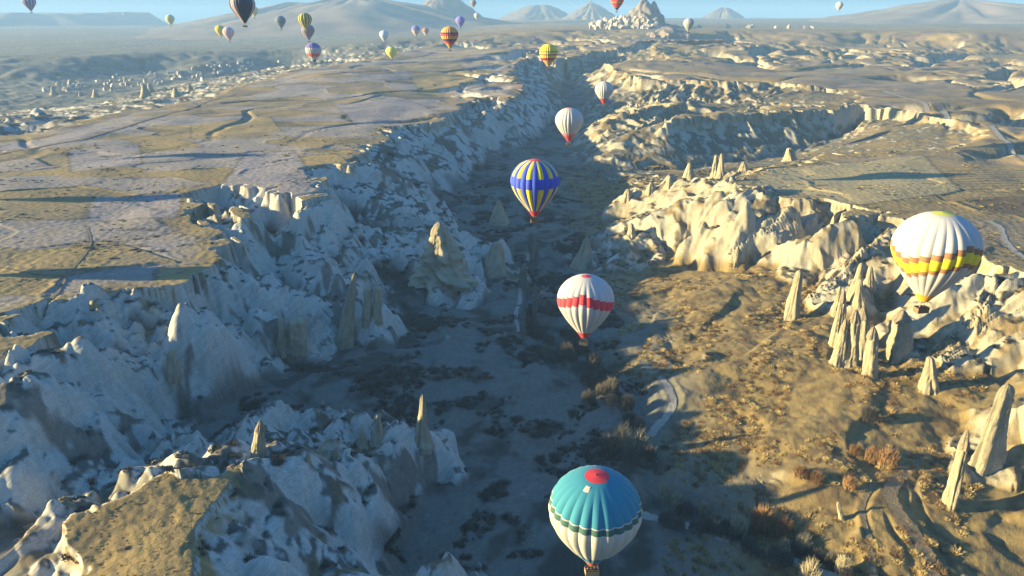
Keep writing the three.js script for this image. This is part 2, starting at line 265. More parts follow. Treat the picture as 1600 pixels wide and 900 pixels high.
{ const c = new THREE.CatmullRomCurve3([[842, 380], [836, 440], [828, 500], [870, 540], [930, 556], [985, 590], [1000, 640], [985, 690], [1010, 720], [1035, 775], [1110, 800], [1190, 832], [1300, 880], [1400, 930]].map(([x, y]) => { const g = ground(x, y); return new THREE.Vector3(g[0], 0, g[2]); }));
  newCuts.push({ cut: 3.4, w: 5.5, pts: c.getSpacedPoints(60).map((p) => [p.x, p.z, 0]) }); }
for (const [dx, pts] of [[-14, 0], [-6, 0], [4, 0], [12, 0], [22, 0]].map(([d]) => [d, [[1448 + d * 0.3, 715], [1412 + d, 748], [1402 + d * 1.3, 785], [1420 + d * 1.5, 825], [1444 + d * 1.7, 870], [1462 + d * 1.8, 915]]])) {   // ruts washed into the sunlit slope
  const c = new THREE.CatmullRomCurve3(pts.map(([x, y], k) => { const g = ground(x + 5 * Math.sin(k * 2.1 + dx), y); return new THREE.Vector3(g[0], 0, g[2]); })); newCuts.push({ cut: 0.9 + 0.5 * hash2(dx + 60, 3), w: 1.1, pts: c.getSpacedPoints(40).map((p) => [p.x, p.z, 0]) }); }
for (const T of [...newCuts, ...trackRoutes]) tracks.push(T);
for (const T of tracks) { const m = T.w * 2, X = T.pts.map((p) => p[0]), Z = T.pts.map((p) => p[1]); T.bb = [Math.min(...X) - m, Math.max(...X) + m, Math.min(...Z) - m, Math.max(...Z) + m]; }
// ---------------------------------------------------------------- procedural surface textures
function tex(n, fn, srgb, rep = 1) {
  const d = new Uint8Array(n * n * 4);
  for (let j = 0; j < n; j++) for (let i = 0; i < n; i++) { const c = fn(i / n, j / n), o = (j * n + i) * 4; for (let k = 0; k < 3; k++) d[o + k] = clamp(Array.isArray(c) ? c[k] : c) * 255; d[o + 3] = 255; }
  const t = new THREE.DataTexture(d, n, n); t.wrapS = t.wrapT = THREE.RepeatWrapping; t.magFilter = THREE.LinearFilter; t.minFilter = THREE.LinearMipmapLinearFilter; t.generateMipmaps = true;
  if (srgb) t.colorSpace = THREE.SRGBColorSpace; t.repeat.set(rep, rep); t.needsUpdate = true; return t;
}
function tnoise(u, v, f, s = 0) { // tileable
  const a = noise(u * f + s, v * f + s), b = noise((u - 1) * f + s, v * f + s), c = noise(u * f + s, (v - 1) * f + s), d = noise((u - 1) * f + s, (v - 1) * f + s);
  return (a * (1 - u) + b * u) * (1 - v) + (c * (1 - u) + d * u) * v;
}
const grain = tex(512, (u, v) => 0.86 + 0.08 * tnoise(u, v, 9) + 0.10 * tnoise(u, v, 31, 4) + 0.12 * tnoise(u, v, 90, 9), true, 1 / 23);
const grainBump = tex(512, (u, v) => 0.5 + 0.2 * tnoise(u, v, 14, 3) + 0.22 * tnoise(u, v, 40, 1) + 0.22 * tnoise(u, v, 110, 2), false, 1 / 23);
// ---------------------------------------------------------------- the terrain sheet: fine ahead of the camera, coarse elsewhere, out to the horizon
const angs = [], rads = [];
{ const D = THREE.MathUtils.degToRad; for (let a = -180; a < -44; a += 2) angs.push(D(a)); for (let i = 0; i <= 800; i++) angs.push(D(-42 + 84 * i / 800)); for (let a = 44; a <= 180; a += 2) angs.push(D(a));
  for (let r = 4; r < 100; r += 6) rads.push(r); let r = 100; while (r < 11000) { rads.push(r); r += r < 620 ? 0.95 : r < 1500 ? 0.95 + (r - 620) * 0.0045 : r < 3200 ? 5 + (r - 1500) * 0.012 : r * 0.02; } }
const NA = angs.length, NR = rads.length;
console.log('terrain', NA, NR, NA * NR * 2);
{
  const pos = new Float32Array(NA * NR * 3), uv = new Float32Array(NA * NR * 2), meta = new Float32Array(NA * NR * 6), idx = new Uint32Array((NA - 1) * (NR - 1) * 6);
  let k = 0;
  for (let j = 0; j < NR; j++) for (let i = 0; i < NA; i++, k++) {
    const x = Math.sin(angs[i]) * rads[j], z = -Math.cos(angs[i]) * rads[j], y = height(x, z);
    pos.set([x, y, z], k * 3); const side = 2 * sst(-30, 70, x) - 1; uv.set([z + 0.5 * x, 0.8 * x + side * 0.9 * y], k * 2); meta.set([info.t, info.dR, info.rock, info.pid, info.pedge, info.flat], k * 6);
  }
  k = 0; for (let j = 0; j < NR - 1; j++) for (let i = 0; i < NA - 1; i++) { const a = j * NA + i, b = a + 1, c = a + NA, d = c + 1; idx[k++] = a; idx[k++] = b; idx[k++] = c; idx[k++] = b; idx[k++] = d; idx[k++] = c; }
  const g = new THREE.BufferGeometry(); g.setAttribute('position', new THREE.BufferAttribute(pos, 3)); g.setAttribute('uv', new THREE.BufferAttribute(uv, 2)); g.setIndex(new THREE.BufferAttribute(idx, 1)); g.computeVertexNormals();
  const nor = g.attributes.normal.array, col = new Float32Array(NA * NR * 3);
  const TUFF = [0.57, 0.53, 0.41], TUFF2 = [0.47, 0.405, 0.265], STRAW = [0.41, 0.285, 0.10], STRAW2 = [0.30, 0.205, 0.08], SCRUB = [0.07, 0.065, 0.045], SOIL = [0.33, 0.245, 0.135], FROST = [0.40, 0.355, 0.345], MEADOW = [0.19, 0.185, 0.145];
  const LIL = [0.44, 0.385, 0.385], LIL2 = [0.24, 0.19, 0.15], TILL = [0.20, 0.12, 0.065], TILL2 = [0.15, 0.095, 0.05], GOLD = [0.44, 0.305, 0.10], GOLD2 = [0.35, 0.24, 0.085];
  const fieldPatches = [ // single fields: frosted stubble, tilled earth, dry grass
    [[[150, 308], [285, 306], [276, 345], [134, 345]], 57, LIL, LIL2, 2.4, 0.2], [[[388, 240], [456, 240], [508, 298], [424, 320], [338, 302]], 59, LIL, LIL2, 2.1, 1.2], [[[108, 232], [214, 222], [220, 256], [112, 268]], 60, LIL, LIL2, 1.2, 0.5], [[[0, 222], [120, 204], [230, 196], [100, 226], [0, 238]], 60, LIL, LIL2, 1.0, 1.3],
    [[[300, 196], [420, 186], [440, 206], [300, 216]], 60, GOLD, GOLD2, 1.2, 0.4], [[[520, 160], [640, 156], [690, 176], [560, 196]], 62, LIL, LIL2, 1.1, 0.9], [[[470, 250], [520, 246], [545, 262], [490, 284]], 59, GOLD, GOLD2, 1.6, 0.2], [[[250, 414], [350, 408], [312, 446], [235, 456]], 56, GOLD, GOLD2, 3, 0.1], [[[20, 396], [130, 384], [190, 392], [150, 420], [20, 420]], 56, GOLD, GOLD2, 3, 0.3],
    [[[1528, 310], [1640, 306], [1640, 332], [1545, 332]], 61, TILL, TILL2, 2.2, 1.5], [[[1470, 268], [1640, 262], [1640, 300], [1500, 296]], 62, [0.36, 0.28, 0.13], [0.16, 0.11, 0.05], 0.9, 1.5], [[[1190, 262], [1440, 244], [1500, 300], [1340, 322], [1180, 288]], 61, [0.48, 0.385, 0.19], [0.43, 0.34, 0.16], 0.8, 1.4], [[[640, 120], [760, 108], [780, 124], [660, 140]], 70, GOLD, GOLD2, 0.9, 0.4],
  ].map(([p, h, a, b, k, an]) => { const poly = p.map(([x, y]) => level(x, y, h)), X = poly.map((q) => q[0]), Z = poly.map((q) => q[1]); return { poly, a, b, k, cx: Math.cos(an), cz: Math.sin(an), bb: [Math.min(...X) - 4, Math.max(...X) + 4, Math.min(...Z) - 4, Math.max(...Z) + 4] }; });
  const mix = (a, b, t) => [lerp(a[0], b[0], t), lerp(a[1], b[1], t), lerp(a[2], b[2], t)];
  for (k = 0; k < NA * NR; k++) {
    const x = pos[k * 3], z = pos[k * 3 + 2], ny = nor[k * 3 + 1], t = meta[k * 6], dR = meta[k * 6 + 1], rock = meta[k * 6 + 2], pid = meta[k * 6 + 3], pe = meta[k * 6 + 4], flat = meta[k * 6 + 5];
    const r = Math.hypot(x, z), n1 = noise(x / 46, z / 46), n2 = noise(x / 12, z / 12), n3 = noise(x / 4, z / 4), n4 = noise(x / 1.7, z / 1.7);
    // plateau grass and fields
    let top = mix(STRAW, STRAW2, clamp(0.5 + 0.6 * n1 + 0.35 * n2));
    top = mix(top, SOIL, 0.6 * sst(0.1, 0.5, fbm(x / 60, z / 60 + 3)));
    if (r > 760) { const p1 = noise(x / 170 + 4, z / 60), p2 = noise(x / 60, z / 34 + 8); top = mix(top, [0.25, 0.175, 0.115], 0.85 * sst(-0.12, 0.05, p1 + 0.5 * p2) * sst(760, 1000, r + 120 * n1)); top = mix(top, SCRUB, 0.65 * sst(0.28, 0.42, 0.7 * p2 + 0.5 * noise(x / 300, z / 120 + 30))); }
    if (flat > 0.1) { const a = tone(pid, 2), left = x < 0 ? 1 : 0.35;
      if (a > 0.66) top = mix(top, FROST, 0.85 * left * flat * (0.75 + 0.25 * n2)); else if (a > 0.42) top = mix(top, SOIL, 0.6 * flat);
      if (a > 0.5) { const ang = tone(pid, 5) * 3.1, row = Math.sin((x * Math.cos(ang) + z * Math.sin(ang)) * 2.1); top = mix(top, SCRUB, flat * 0.28 * sst(0.1, 0.9, row + 0.5 * n4) * sst(900, 500, r)); }
      top = mix(top, SCRUB, flat * 0.7 * sst(1.9 + 0.9 * n3, 0.3, pe) * sst(-0.25, 0.15, noise(x / 40, z / 40 + 60))); }
    for (const f of fieldPatches) if (x > f.bb[0] && x < f.bb[1] && z > f.bb[2] && z < f.bb[3]) { const d = polyDist(f.poly, x, z) + 1.6 * n3; if (d < 0) { const row = Math.sin((x * f.cx + z * f.cz) * f.k + 0.8 * n3); top = mix(mix(f.a, f.b, sst(-0.3, 0.8, row + 0.7 * n4 + 0.4 * n2)), top, 0.15); } else if (d < 2.4) top = mix(top, SCRUB, 0.55); }
    top = mix(top, SCRUB, (x > -150 && x < -20 && z > -210 ? 0.25 : 0.7) * sst(0.42, 0.62, n2 * 0.6 + n1 * 0.35 + 0.25 * n3));
    // floor
    let flo = mix(MEADOW, SCRUB, sst(-0.05, 0.38, 0.55 * n1 + 0.5 * n2 + 0.2 * n3));
    if (x > 40 && r < 700) flo = mix(flo, mix([0.30, 0.21, 0.075], [0.15, 0.10, 0.042], sst(-0.1, 0.4, 0.5 * n2 + 0.5 * n3)), sst(40, 95, x + 18 * n1));
    let tf = mix(x < 70 + 20 * n1 ? [0.66, 0.63, 0.535] : TUFF, x < 70 + 20 * n1 ? [0.57, 0.53, 0.42] : TUFF2, clamp(0.35 + 0.5 * n1 + 0.3 * n3 + 0.4 * sst(40, 120, x)));
    tf = mix(tf, [0.52, 0.40, 0.30], 0.45 * sst(0.25, 0.6, noise(x / 30 + 5, (pos[k * 3 + 1] * 3 + z * 0.4) / 30)));   // faint rusty bands in the tuff
    tf = mix(tf, SCRUB, 0.85 * sst(0.76, 0.88, ny + 0.20 * n2 + 0.12 * n3));
    tf = mix(tf, STRAW2, 0.75 * sst(x > 60 ? -0.05 : 0.22, x > 60 ? 0.3 : 0.5, n2 * 0.6 + 0.4 * n1 + 0.25 * n3) * sst(0.45, 0.7, ny));
    tf = mix(tf, [0.12, 0.105, 0.07], 0.75 * sst(0.27, 0.40, 0.7 * noise(x / 26 + 11, z / 26) + 0.5 * n2 + 0.3 * n3) * (x < 60 ? 1 : 0.4));   // patches of dry thorn and heath on the tuff
    let c = mix(t < 0.4 ? top : flo, tf, rock);
    if (t < 0.02) { const steep = sst(0.90, 0.76, ny + 0.05 * n3) * (r > 600 ? 1 : 0.9); c = mix(c, tf, steep); }
    const m = 0.93 + 0.1 * n4 + 0.06 * n3; col[k * 3] = c[0] * m; col[k * 3 + 1] = c[1] * m; col[k * 3 + 2] = c[2] * m;
  }
  g.setAttribute('color', new THREE.BufferAttribute(col, 3));
  const m = new THREE.MeshStandardMaterial({ vertexColors: true, map: grain, bumpMap: grainBump, bumpScale: 0.25, roughness: 1 });
  const o = new THREE.Mesh(g, m); o.name = 'terrain'; o.userData = { kind: 'structure', label: 'eroded valley of pale tuff with grassy plateaus and far plains', category: 'terrain' };
  o.castShadow = o.receiveShadow = true; scene.add(o);
}
// ---------------------------------------------------------------- naming helpers
const taken = new Map();
function numbered(n) { const k = taken.get(n) || 0; taken.set(n, k + 1); return k ? n + '_' + String(k).padStart(3, '0') : n; }
function tag(o, label, category, group, kind) { o.userData = { label, category }; if (group) o.userData.group = group; if (kind) o.userData.kind = kind; return o; }
function top(o, name, label, category, group, kind) { o.name = numbered(name); tag(o, label, category, group, kind); scene.add(o); o.traverse((c) => { c.castShadow = c.receiveShadow = true; }); return o; }
function part(name, geo, mat, parent) { const m = new THREE.Mesh(geo, mat); m.name = name; m.castShadow = m.receiveShadow = true; parent.add(m); return m; }
const rgb = (r, g, b) => new THREE.Color().setRGB(r, g, b);
function buf(pos, idx, col, uv) { const g = new THREE.BufferGeometry(); g.setAttribute('position', new THREE.Float32BufferAttribute(pos, 3)); if (col) g.setAttribute('color', new THREE.Float32BufferAttribute(col, 3)); if (uv) g.setAttribute('uv', new THREE.Float32BufferAttribute(uv, 2)); if (idx) g.setIndex(idx); g.computeVertexNormals(); return g; }

// ---------------------------------------------------------------- tracks laid on the land
const trackMat = new THREE.MeshStandardMaterial({ color: rgb(0.40, 0.36, 0.29), map: grain, bumpMap: grainBump, bumpScale: 0.3, roughness: 1 });
const trackMat2 = new THREE.MeshStandardMaterial({ color: rgb(0.26, 0.19, 0.105), map: grain, bumpMap: grainBump, bumpScale: 0.6, roughness: 1 });
for (const T of trackRoutes) {
  const pos = [], idx = [], uv = [], P = T.pts, M = 6; const fine = [];
  for (let i = 0; i < P.length - 1; i++) for (let k = 0; k < 4; k++) fine.push([lerp(P[i][0], P[i + 1][0], k / 4), lerp(P[i][1], P[i + 1][1], k / 4)]);
  for (let i = 0; i < fine.length; i++) {
    const a = fine[Math.max(i - 1, 0)], b = fine[Math.min(i + 1, fine.length - 1)], l = Math.hypot(b[0] - a[0], b[1] - a[1]), nx = -(b[1] - a[1]) / l, nz = (b[0] - a[0]) / l;
    for (let k = 0; k <= M; k++) { const s = (k / M - 0.5) * T.w * (1 + 0.3 * noise(fine[i][0] / 6, fine[i][1] / 6 + k) + 0.3 * noise(fine[i][0] / 2.2, fine[i][1] / 2.2 + k * 3)), x = fine[i][0] + nx * s, z = fine[i][1] + nz * s; const rut = Math.abs(Math.abs(k / M - 0.5) - 0.22) < 0.09 ? -0.05 : 0; pos.push(x, height(x, z) + (Math.hypot(x, z) > 560 ? 0.5 : 0.16) + rut, z); uv.push(x, z); }
    if (i) for (let k = 0; k < M; k++) { const o = i * (M + 1) + k, p = o - M - 1; idx.push(p, o, p + 1, p + 1, o, o + 1); }
  }
  top(new THREE.Mesh(buf(pos, idx, null, uv), /brown|slope|farm road|left plateau/.test(T.label) ? trackMat2 : trackMat), T.name, T.label, 'path', null, 'structure');
}

// ---------------------------------------------------------------- fairy chimneys
const rockMat = new THREE.MeshStandardMaterial({ vertexColors: true, map: grain, bumpMap: grainBump, bumpScale: 0.5, roughness: 1 });
function chimneyGeo(H, r0, r1, seed, dx = 0, dz = 0, o = {}) {          // fluted, uneven tuff column: base radius r0, top radius r1
  const { p = 1, sink = 3, capCol = 0, y0 = 0, flat = 1, turn = 0, sides = 40, rows = 34, point = 0.12, rough = 1 } = o;
  const pos = [], col = [], idx = [], uv = [];
  for (let j = 0; j <= rows; j++) {
    const v = j / rows, y = y0 + v * (H + sink) - sink, w = clamp((y - y0) / H);
    let r = lerp(r0, r1, w ** p); if (w > 1 - point) r *= Math.sqrt(Math.max(0, 1 - ((w - 1 + point) / point) ** 2)) * 0.97 + 0.03;
    for (let i = 0; i <= sides; i++) {
      const a = (i % sides) / sides * 2 * Math.PI, ca = Math.cos(a), sa = Math.sin(a);
      const fl = 1 - 0.34 * Math.abs(noise(ca * 2.8 + seed, sa * 2.8 + w * 0.4)) - 0.12 * Math.abs(noise(ca * 6 + seed, sa * 6 + w)) + rough * 0.20 * noise(ca * 1.3 + seed * 3.1 + y / 30, sa * 1.3 + y / (rough > 1 ? 9 : r0 * 2.2 + 2)) + rough * 0.09 * noise(ca * 4 + y / 2.2, sa * 4 + seed);
      const rr = r * fl, X = ca * rr, Z = sa * rr * flat, ct = Math.cos(turn), stt = Math.sin(turn);
      pos.push(X * ct - Z * stt + dx * w, y + 0.3 * noise(ca * 2 + seed, sa * 2), X * stt + Z * ct + dz * w); uv.push(a * r0 * 1.2, y);
      const n = 0.5 + 0.5 * noise(ca * 1.5 + seed, y / 5), streak = sst(0.1, 0.5, noise(a * 4 + seed, y / 14)), k = capCol;
      const c = [lerp(0.56, 0.42, n), lerp(0.49, 0.35, n), lerp(0.335, 0.21, n)];
      for (let q = 0; q < 3; q++) col.push(lerp(c[q] * (1 - 0.22 * streak), [0.30, 0.24, 0.17][q], k));
    }
    if (j) for (let i = 0; i < sides; i++) { const q = j * (sides + 1) + i, b = q - sides - 1; idx.push(b, q, b + 1, b + 1, q, q + 1); }
  }
  const g = buf(pos, idx, col, uv), nn = g.attributes.normal;
  for (let j = 0; j <= rows; j++) { const a = j * (sides + 1), b = a + sides; for (const m of ['getX', 'getY', 'getZ']) { const s = nn[m](a) + nn[m](b); nn['set' + m[3]](a, s); nn['set' + m[3]](b, s); } const l = Math.hypot(nn.getX(a), nn.getY(a), nn.getZ(a)); for (const q of [a, b]) nn.setXYZ(q, nn.getX(q) / l, nn.getY(q) / l, nn.getZ(q) / l); }
  return g;
}
const GC = 'rock chimney';
// base on plan, top on plan, base width and top width on plan, cap, label
const chimneys = [
  [1238, 502, 1252, 424, 30, 12, 0, 'slender sunlit rock chimney left of the chimney cluster, below a jagged spur', { flat: 0.8 }],
  [1306, 492, 1314, 448, 13, 5, 0, 'thin spike of rock at the back left of the chimney cluster'],
  [1308, 545, 1322, 454, 27, 9, 1, 'tall tapering rock chimney at the left of the sunlit cluster'],
  [1310, 574, 1324, 500, 26, 9, 1, 'front left column of the fused group of three chimneys'],
  [1330, 572, 1341, 486, 30, 14, 1, 'tallest middle column of the fused group of three chimneys'],
  [1352, 560, 1353, 482, 30, 14, 1, 'right column of the fused group of three chimneys'],
  [1360, 590, 1368, 513, 26, 15, 1, 'lone pencil shaped chimney with a pointed cap right of the cluster'],
  [1410, 560, 1416, 488, 46, 24, 1, 'broad stumpy chimney with dark cap below the white and yellow balloon'],
  [1336, 468, 1349, 412, 26, 6, 0, 'sharp leaning rock spire above the chimney cluster'],
  [1360, 452, 1363, 417, 24, 6, 0, 'short conical spire right of the leaning spire above the cluster'],
  [1345, 490, 1348, 437, 36, 5, 0, 'steep rock cone directly behind the fused group of chimneys'],
  [1486, 794, 1516, 674, 30, 17, 1, 'tall leaning chimney at the lower right, dark knob on top', { flat: 0.7 }],
  [1548, 740, 1584, 606, 62, 22, 0, 'massive pale rock blade standing at the right edge', { flat: 0.6 }],
  [1456, 612, 1457, 560, 34, 12, 0, 'small jagged block on the brown slope below the white cliffs'],
  [1316, 812, 1310, 786, 10, 5, 0, 'little yellow rock stub on the sunlit slope above the bare trees'],
  [402, 716, 405, 660, 24, 12, 1, 'pointed shaded chimney behind the tip of the grassy promontory'],
  [659, 694, 659, 621, 42, 6, 0, 'slender white chimney with flaring foot standing alone in the valley shade', { p: 0.45 }],
  [590, 694, 589, 652, 34, 6, 0, 'hooked white spire between the lone chimney and the promontory', { p: 0.5 }],
  [565, 698, 564, 670, 24, 6, 0, 'small knob topped spire at the left of the hooked spire', { p: 0.5 }],
  [524, 716, 525, 700, 12, 4, 0, 'tiny sunlit tooth on the white promontory ridge'],
  [480, 722, 481, 708, 12, 5, 0, 'tiny rounded tooth on the ridge nearest the promontory grass'],
  [536, 542, 552, 428, 40, 5, 0, 'leaning rock tower with sunlit tip on the left valley side'],
  [574, 505, 574, 450, 18, 13, 0, 'square topped pillar left of a twin pillar, left valley side'],
  [590, 500, 588, 448, 16, 12, 0, 'square topped pillar right of its twin, left valley side'],
  [440, 550, 439, 498, 17, 12, 0, 'narrow pillar at the left of the shaded stubby columns'],
  [462, 546, 460, 500, 40, 26, 0, 'broad flat topped column at the foot of the left slope'],
  [268, 588, 266, 548, 24, 16, 0, 'rounded thumb of white rock at the foot of the left slope', { point: 0.5 }],
  [780, 350, 779, 314, 34, 5, 0, 'small white tent shaped cone on the shaded valley floor', { p: 1 }],
  [772, 428, 776, 380, 52, 14, 0, 'blunt rock cone on the dark valley floor left of the path'],
  [690, 440, 684, 352, 104, 10, 0, 'large knobbly rock cone on the left side of the valley', { p: 0.8, rough: 2.2, sides: 48, rows: 48 }],
  [914, 420, 918, 372, 44, 5, 0, 'rock cone with a sunlit tip above the red and white balloon', { p: 0.8 }],
  [988, 370, 987, 350, 20, 5, 0, 'sunlit pointed knob at the foot of the right slope'],
  [980, 312, 982, 296, 18, 10, 0, 'sunlit rounded knob at the end of the right spur', { point: 0.5 }],
  [1019, 300, 1019, 285, 22, 4, 0, 'front tooth of rock on the right spur crest'],
  [1046, 294, 1048, 276, 20, 4, 0, 'pointed tooth of rock on the right spur below the plateau'],
  [1078, 282, 1079, 255, 26, 5, 0, 'conical tooth on the near rim of the side gully'],
  [1118, 276, 1120, 242, 16, 5, 0, 'left of the paired spires on the rim of the side gully'],
  [1127, 276, 1129, 240, 16, 5, 0, 'right of the paired spires on the rim of the side gully'],
  [1163, 266, 1162, 253, 16, 7, 0, 'low pale hump of rock at the corner of the right plateau', { point: 0.5 }],
  [1237, 252, 1236, 232, 26, 10, 0, 'dark blunt rock at the rim of the right plateau'],
  [1150, 412, 1154, 385, 10, 5, 0, 'thin sunlit fin at the foot of the shaded cliff on the right'],
];
const spots = [];
chimneys.forEach(([bx, by, tx, ty, bw, tw, cap, label, o = {}], n) => {
  const g = ground(bx, by), base = g[1], d = sight(tx, ty), depth = g[3], m = depth / FPX;
  const H = Math.max(3, EYE + d[1] * (g[2] / d[2]) - base), lean = d[0] * (g[2] / d[2]) - g[0];
  const t = new THREE.Group(), seed = 3.7 * n + 1.3, r0 = bw * m / 2, r1 = tw * m / 2, opt = { p: 0.8, turn: n * 1.3, ...o };
  t.position.set(g[0], base, g[2] - r0 * 0.4);
  if (cap) {
    const hc = 0.80 * H; part('shaft', chimneyGeo(hc, r0, lerp(r0, r1, 0.85), seed, lean * 0.8, 0, { ...opt, point: 0.04 }), rockMat, t);
    const c = part('cap', chimneyGeo(H - hc + 0.5, r1 * 1.28, r1 * 0.25, seed + 9, lean * 0.2, 0, { ...opt, p: 1.3, sink: 0.6, capCol: 0.75, rows: 14, point: 0.2 }), rockMat, t); c.position.set(lean * 0.8, hc - 0.4, 0);
    top(t, 'fairy_chimney', label, GC);
  } else { const me = new THREE.Mesh(chimneyGeo(H, r0, r1, seed, lean, 0, opt), rockMat); me.position.copy(t.position); top(me, 'fairy_chimney', label, GC); }
  spots.push([g[0], g[2], r0]);
});
// ---------------------------------------------------------------- hot-air balloons
const PROF = [[0, 0.13], [0.06, 0.225], [0.12, 0.335], [0.2, 0.485], [0.3, 0.66], [0.4, 0.815], [0.5, 0.935], [0.56, 0.98], [0.617, 1], [0.68, 0.985], [0.74, 0.945], [0.8, 0.875], [0.86, 0.77], [0.91, 0.645], [0.95, 0.49], [0.98, 0.315], [1, 0]];
const profC = new THREE.SplineCurve(PROF.map(([t, r]) => new THREE.Vector2(t, r))), profT = []; for (let i = 0; i <= 400; i++) profT.push(profC.getPoint(i / 400));
function prof(t) { let i = 0; while (i < 399 && profT[i + 1].x < t) i++; const a = profT[i], b = profT[i + 1]; return Math.max(0, lerp(a.y, b.y, clamp((t - a.x) / (b.x - a.x + 1e-6)))); }
const fabric = new THREE.MeshPhysicalMaterial({ vertexColors: true, roughness: 0.85, side: THREE.DoubleSide, transmission: 0.12, thickness: 0 });
const wicker = new THREE.MeshStandardMaterial({ color: rgb(0.20, 0.11, 0.05), roughness: 0.9 }), darkTrim = new THREE.MeshStandardMaterial({ color: rgb(0.03, 0.03, 0.035), roughness: 0.6 }), ropeMat = new THREE.MeshStandardMaterial({ color: rgb(0.25, 0.2, 0.14), roughness: 0.9 }), steel = new THREE.MeshStandardMaterial({ color: rgb(0.5, 0.5, 0.5), roughness: 0.35, metalness: 0.9 });
// one gore: bulging strip between two seams; pattern(gore, t) gives the cloth colour; cuts = heights where the colour changes
function gorePieces(R, H, N, g, pattern, cuts, tTop, tBot, cols, rows) {
  const ts = []; for (let j = 0; j <= rows; j++) ts.push(lerp(tBot, tTop, j / rows)); for (const c of cuts) if (c > tBot && c < tTop) ts.push(c); ts.sort((a, b) => a - b);
  const pos = [], nor = [], col = [], idx = [];
  const pt = (t, u) => { const bul = 1 + 0.05 * Math.sin(Math.PI * u) * sst(0.0, 0.3, t) * sst(1.02, 0.8, t) - 0.02, a = (g + u) / N * 2 * Math.PI, r = R * prof(t) * bul; return [Math.sin(a) * r, t * H, Math.cos(a) * r]; };
  for (let j = 1; j < ts.length; j++) { if (ts[j] - ts[j - 1] < 1e-5) continue;
    const c = pattern(g, (ts[j] + ts[j - 1]) / 2), o = pos.length / 3;
    for (const t of [ts[j - 1], ts[j]]) for (let i = 0; i <= cols; i++) {
      const u = i / cols, p = pt(t, u), e = 0.004, du = [pt(t, Math.max(u - 0.05, 0)), pt(t, Math.min(u + 0.05, 1))], dt = [pt(Math.max(t - e, 0), u), pt(Math.min(t + e, 0.999), u)];
      const A = new THREE.Vector3().subVectors(new THREE.Vector3(...du[1]), new THREE.Vector3(...du[0])), B = new THREE.Vector3().subVectors(new THREE.Vector3(...dt[1]), new THREE.Vector3(...dt[0])), n = A.cross(B).normalize();
      pos.push(...p); nor.push(n.x, n.y, n.z); col.push(...c);
    }
    for (let i = 0; i < cols; i++) idx.push(o + i, o + i + 1, o + cols + 1 + i, o + i + 1, o + cols + 2 + i, o + cols + 1 + i);
  }
  const b = new THREE.BufferGeometry(); b.setAttribute('position', new THREE.Float32BufferAttribute(pos, 3)); b.setAttribute('normal', new THREE.Float32BufferAttribute(nor, 3)); b.setAttribute('color', new THREE.Float32BufferAttribute(col, 3)); b.setIndex(idx); return b;
}
function bar(a, b, r) { const A = new THREE.Vector3(...a), B = new THREE.Vector3(...b), d = B.clone().sub(A), g = new THREE.CylinderGeometry(r, r, d.length(), 6); g.applyQuaternion(new THREE.Quaternion().setFromUnitVectors(new THREE.Vector3(0, 1, 0), d.normalize())); g.translate(...A.add(B).multiplyScalar(0.5).toArray()); return g; }
function basketGeo(w, d, h) { const S = new THREE.Shape(); S.moveTo(-w / 2, -d / 2); S.lineTo(w / 2, -d / 2); S.lineTo(w / 2, d / 2); S.lineTo(-w / 2, d / 2); const hole = new THREE.Path(); const q = 0.12; hole.moveTo(-w / 2 + q, -d / 2 + q); hole.lineTo(-w / 2 + q, d / 2 - q); hole.lineTo(w / 2 - q, d / 2 - q); hole.lineTo(w / 2 - q, -d / 2 + q); S.holes.push(hole); const g = new THREE.ExtrudeGeometry(S, { depth: h, bevelEnabled: true, bevelSize: 0.05, bevelThickness: 0.05, bevelSegments: 2 }); g.rotateX(-Math.PI / 2); const f = new THREE.BoxGeometry(w - q, 0.1, d - q); f.translate(0, 0.1, 0); return mergeGeometries([g.index ? g.toNonIndexed() : g, f.toNonIndexed()]); }
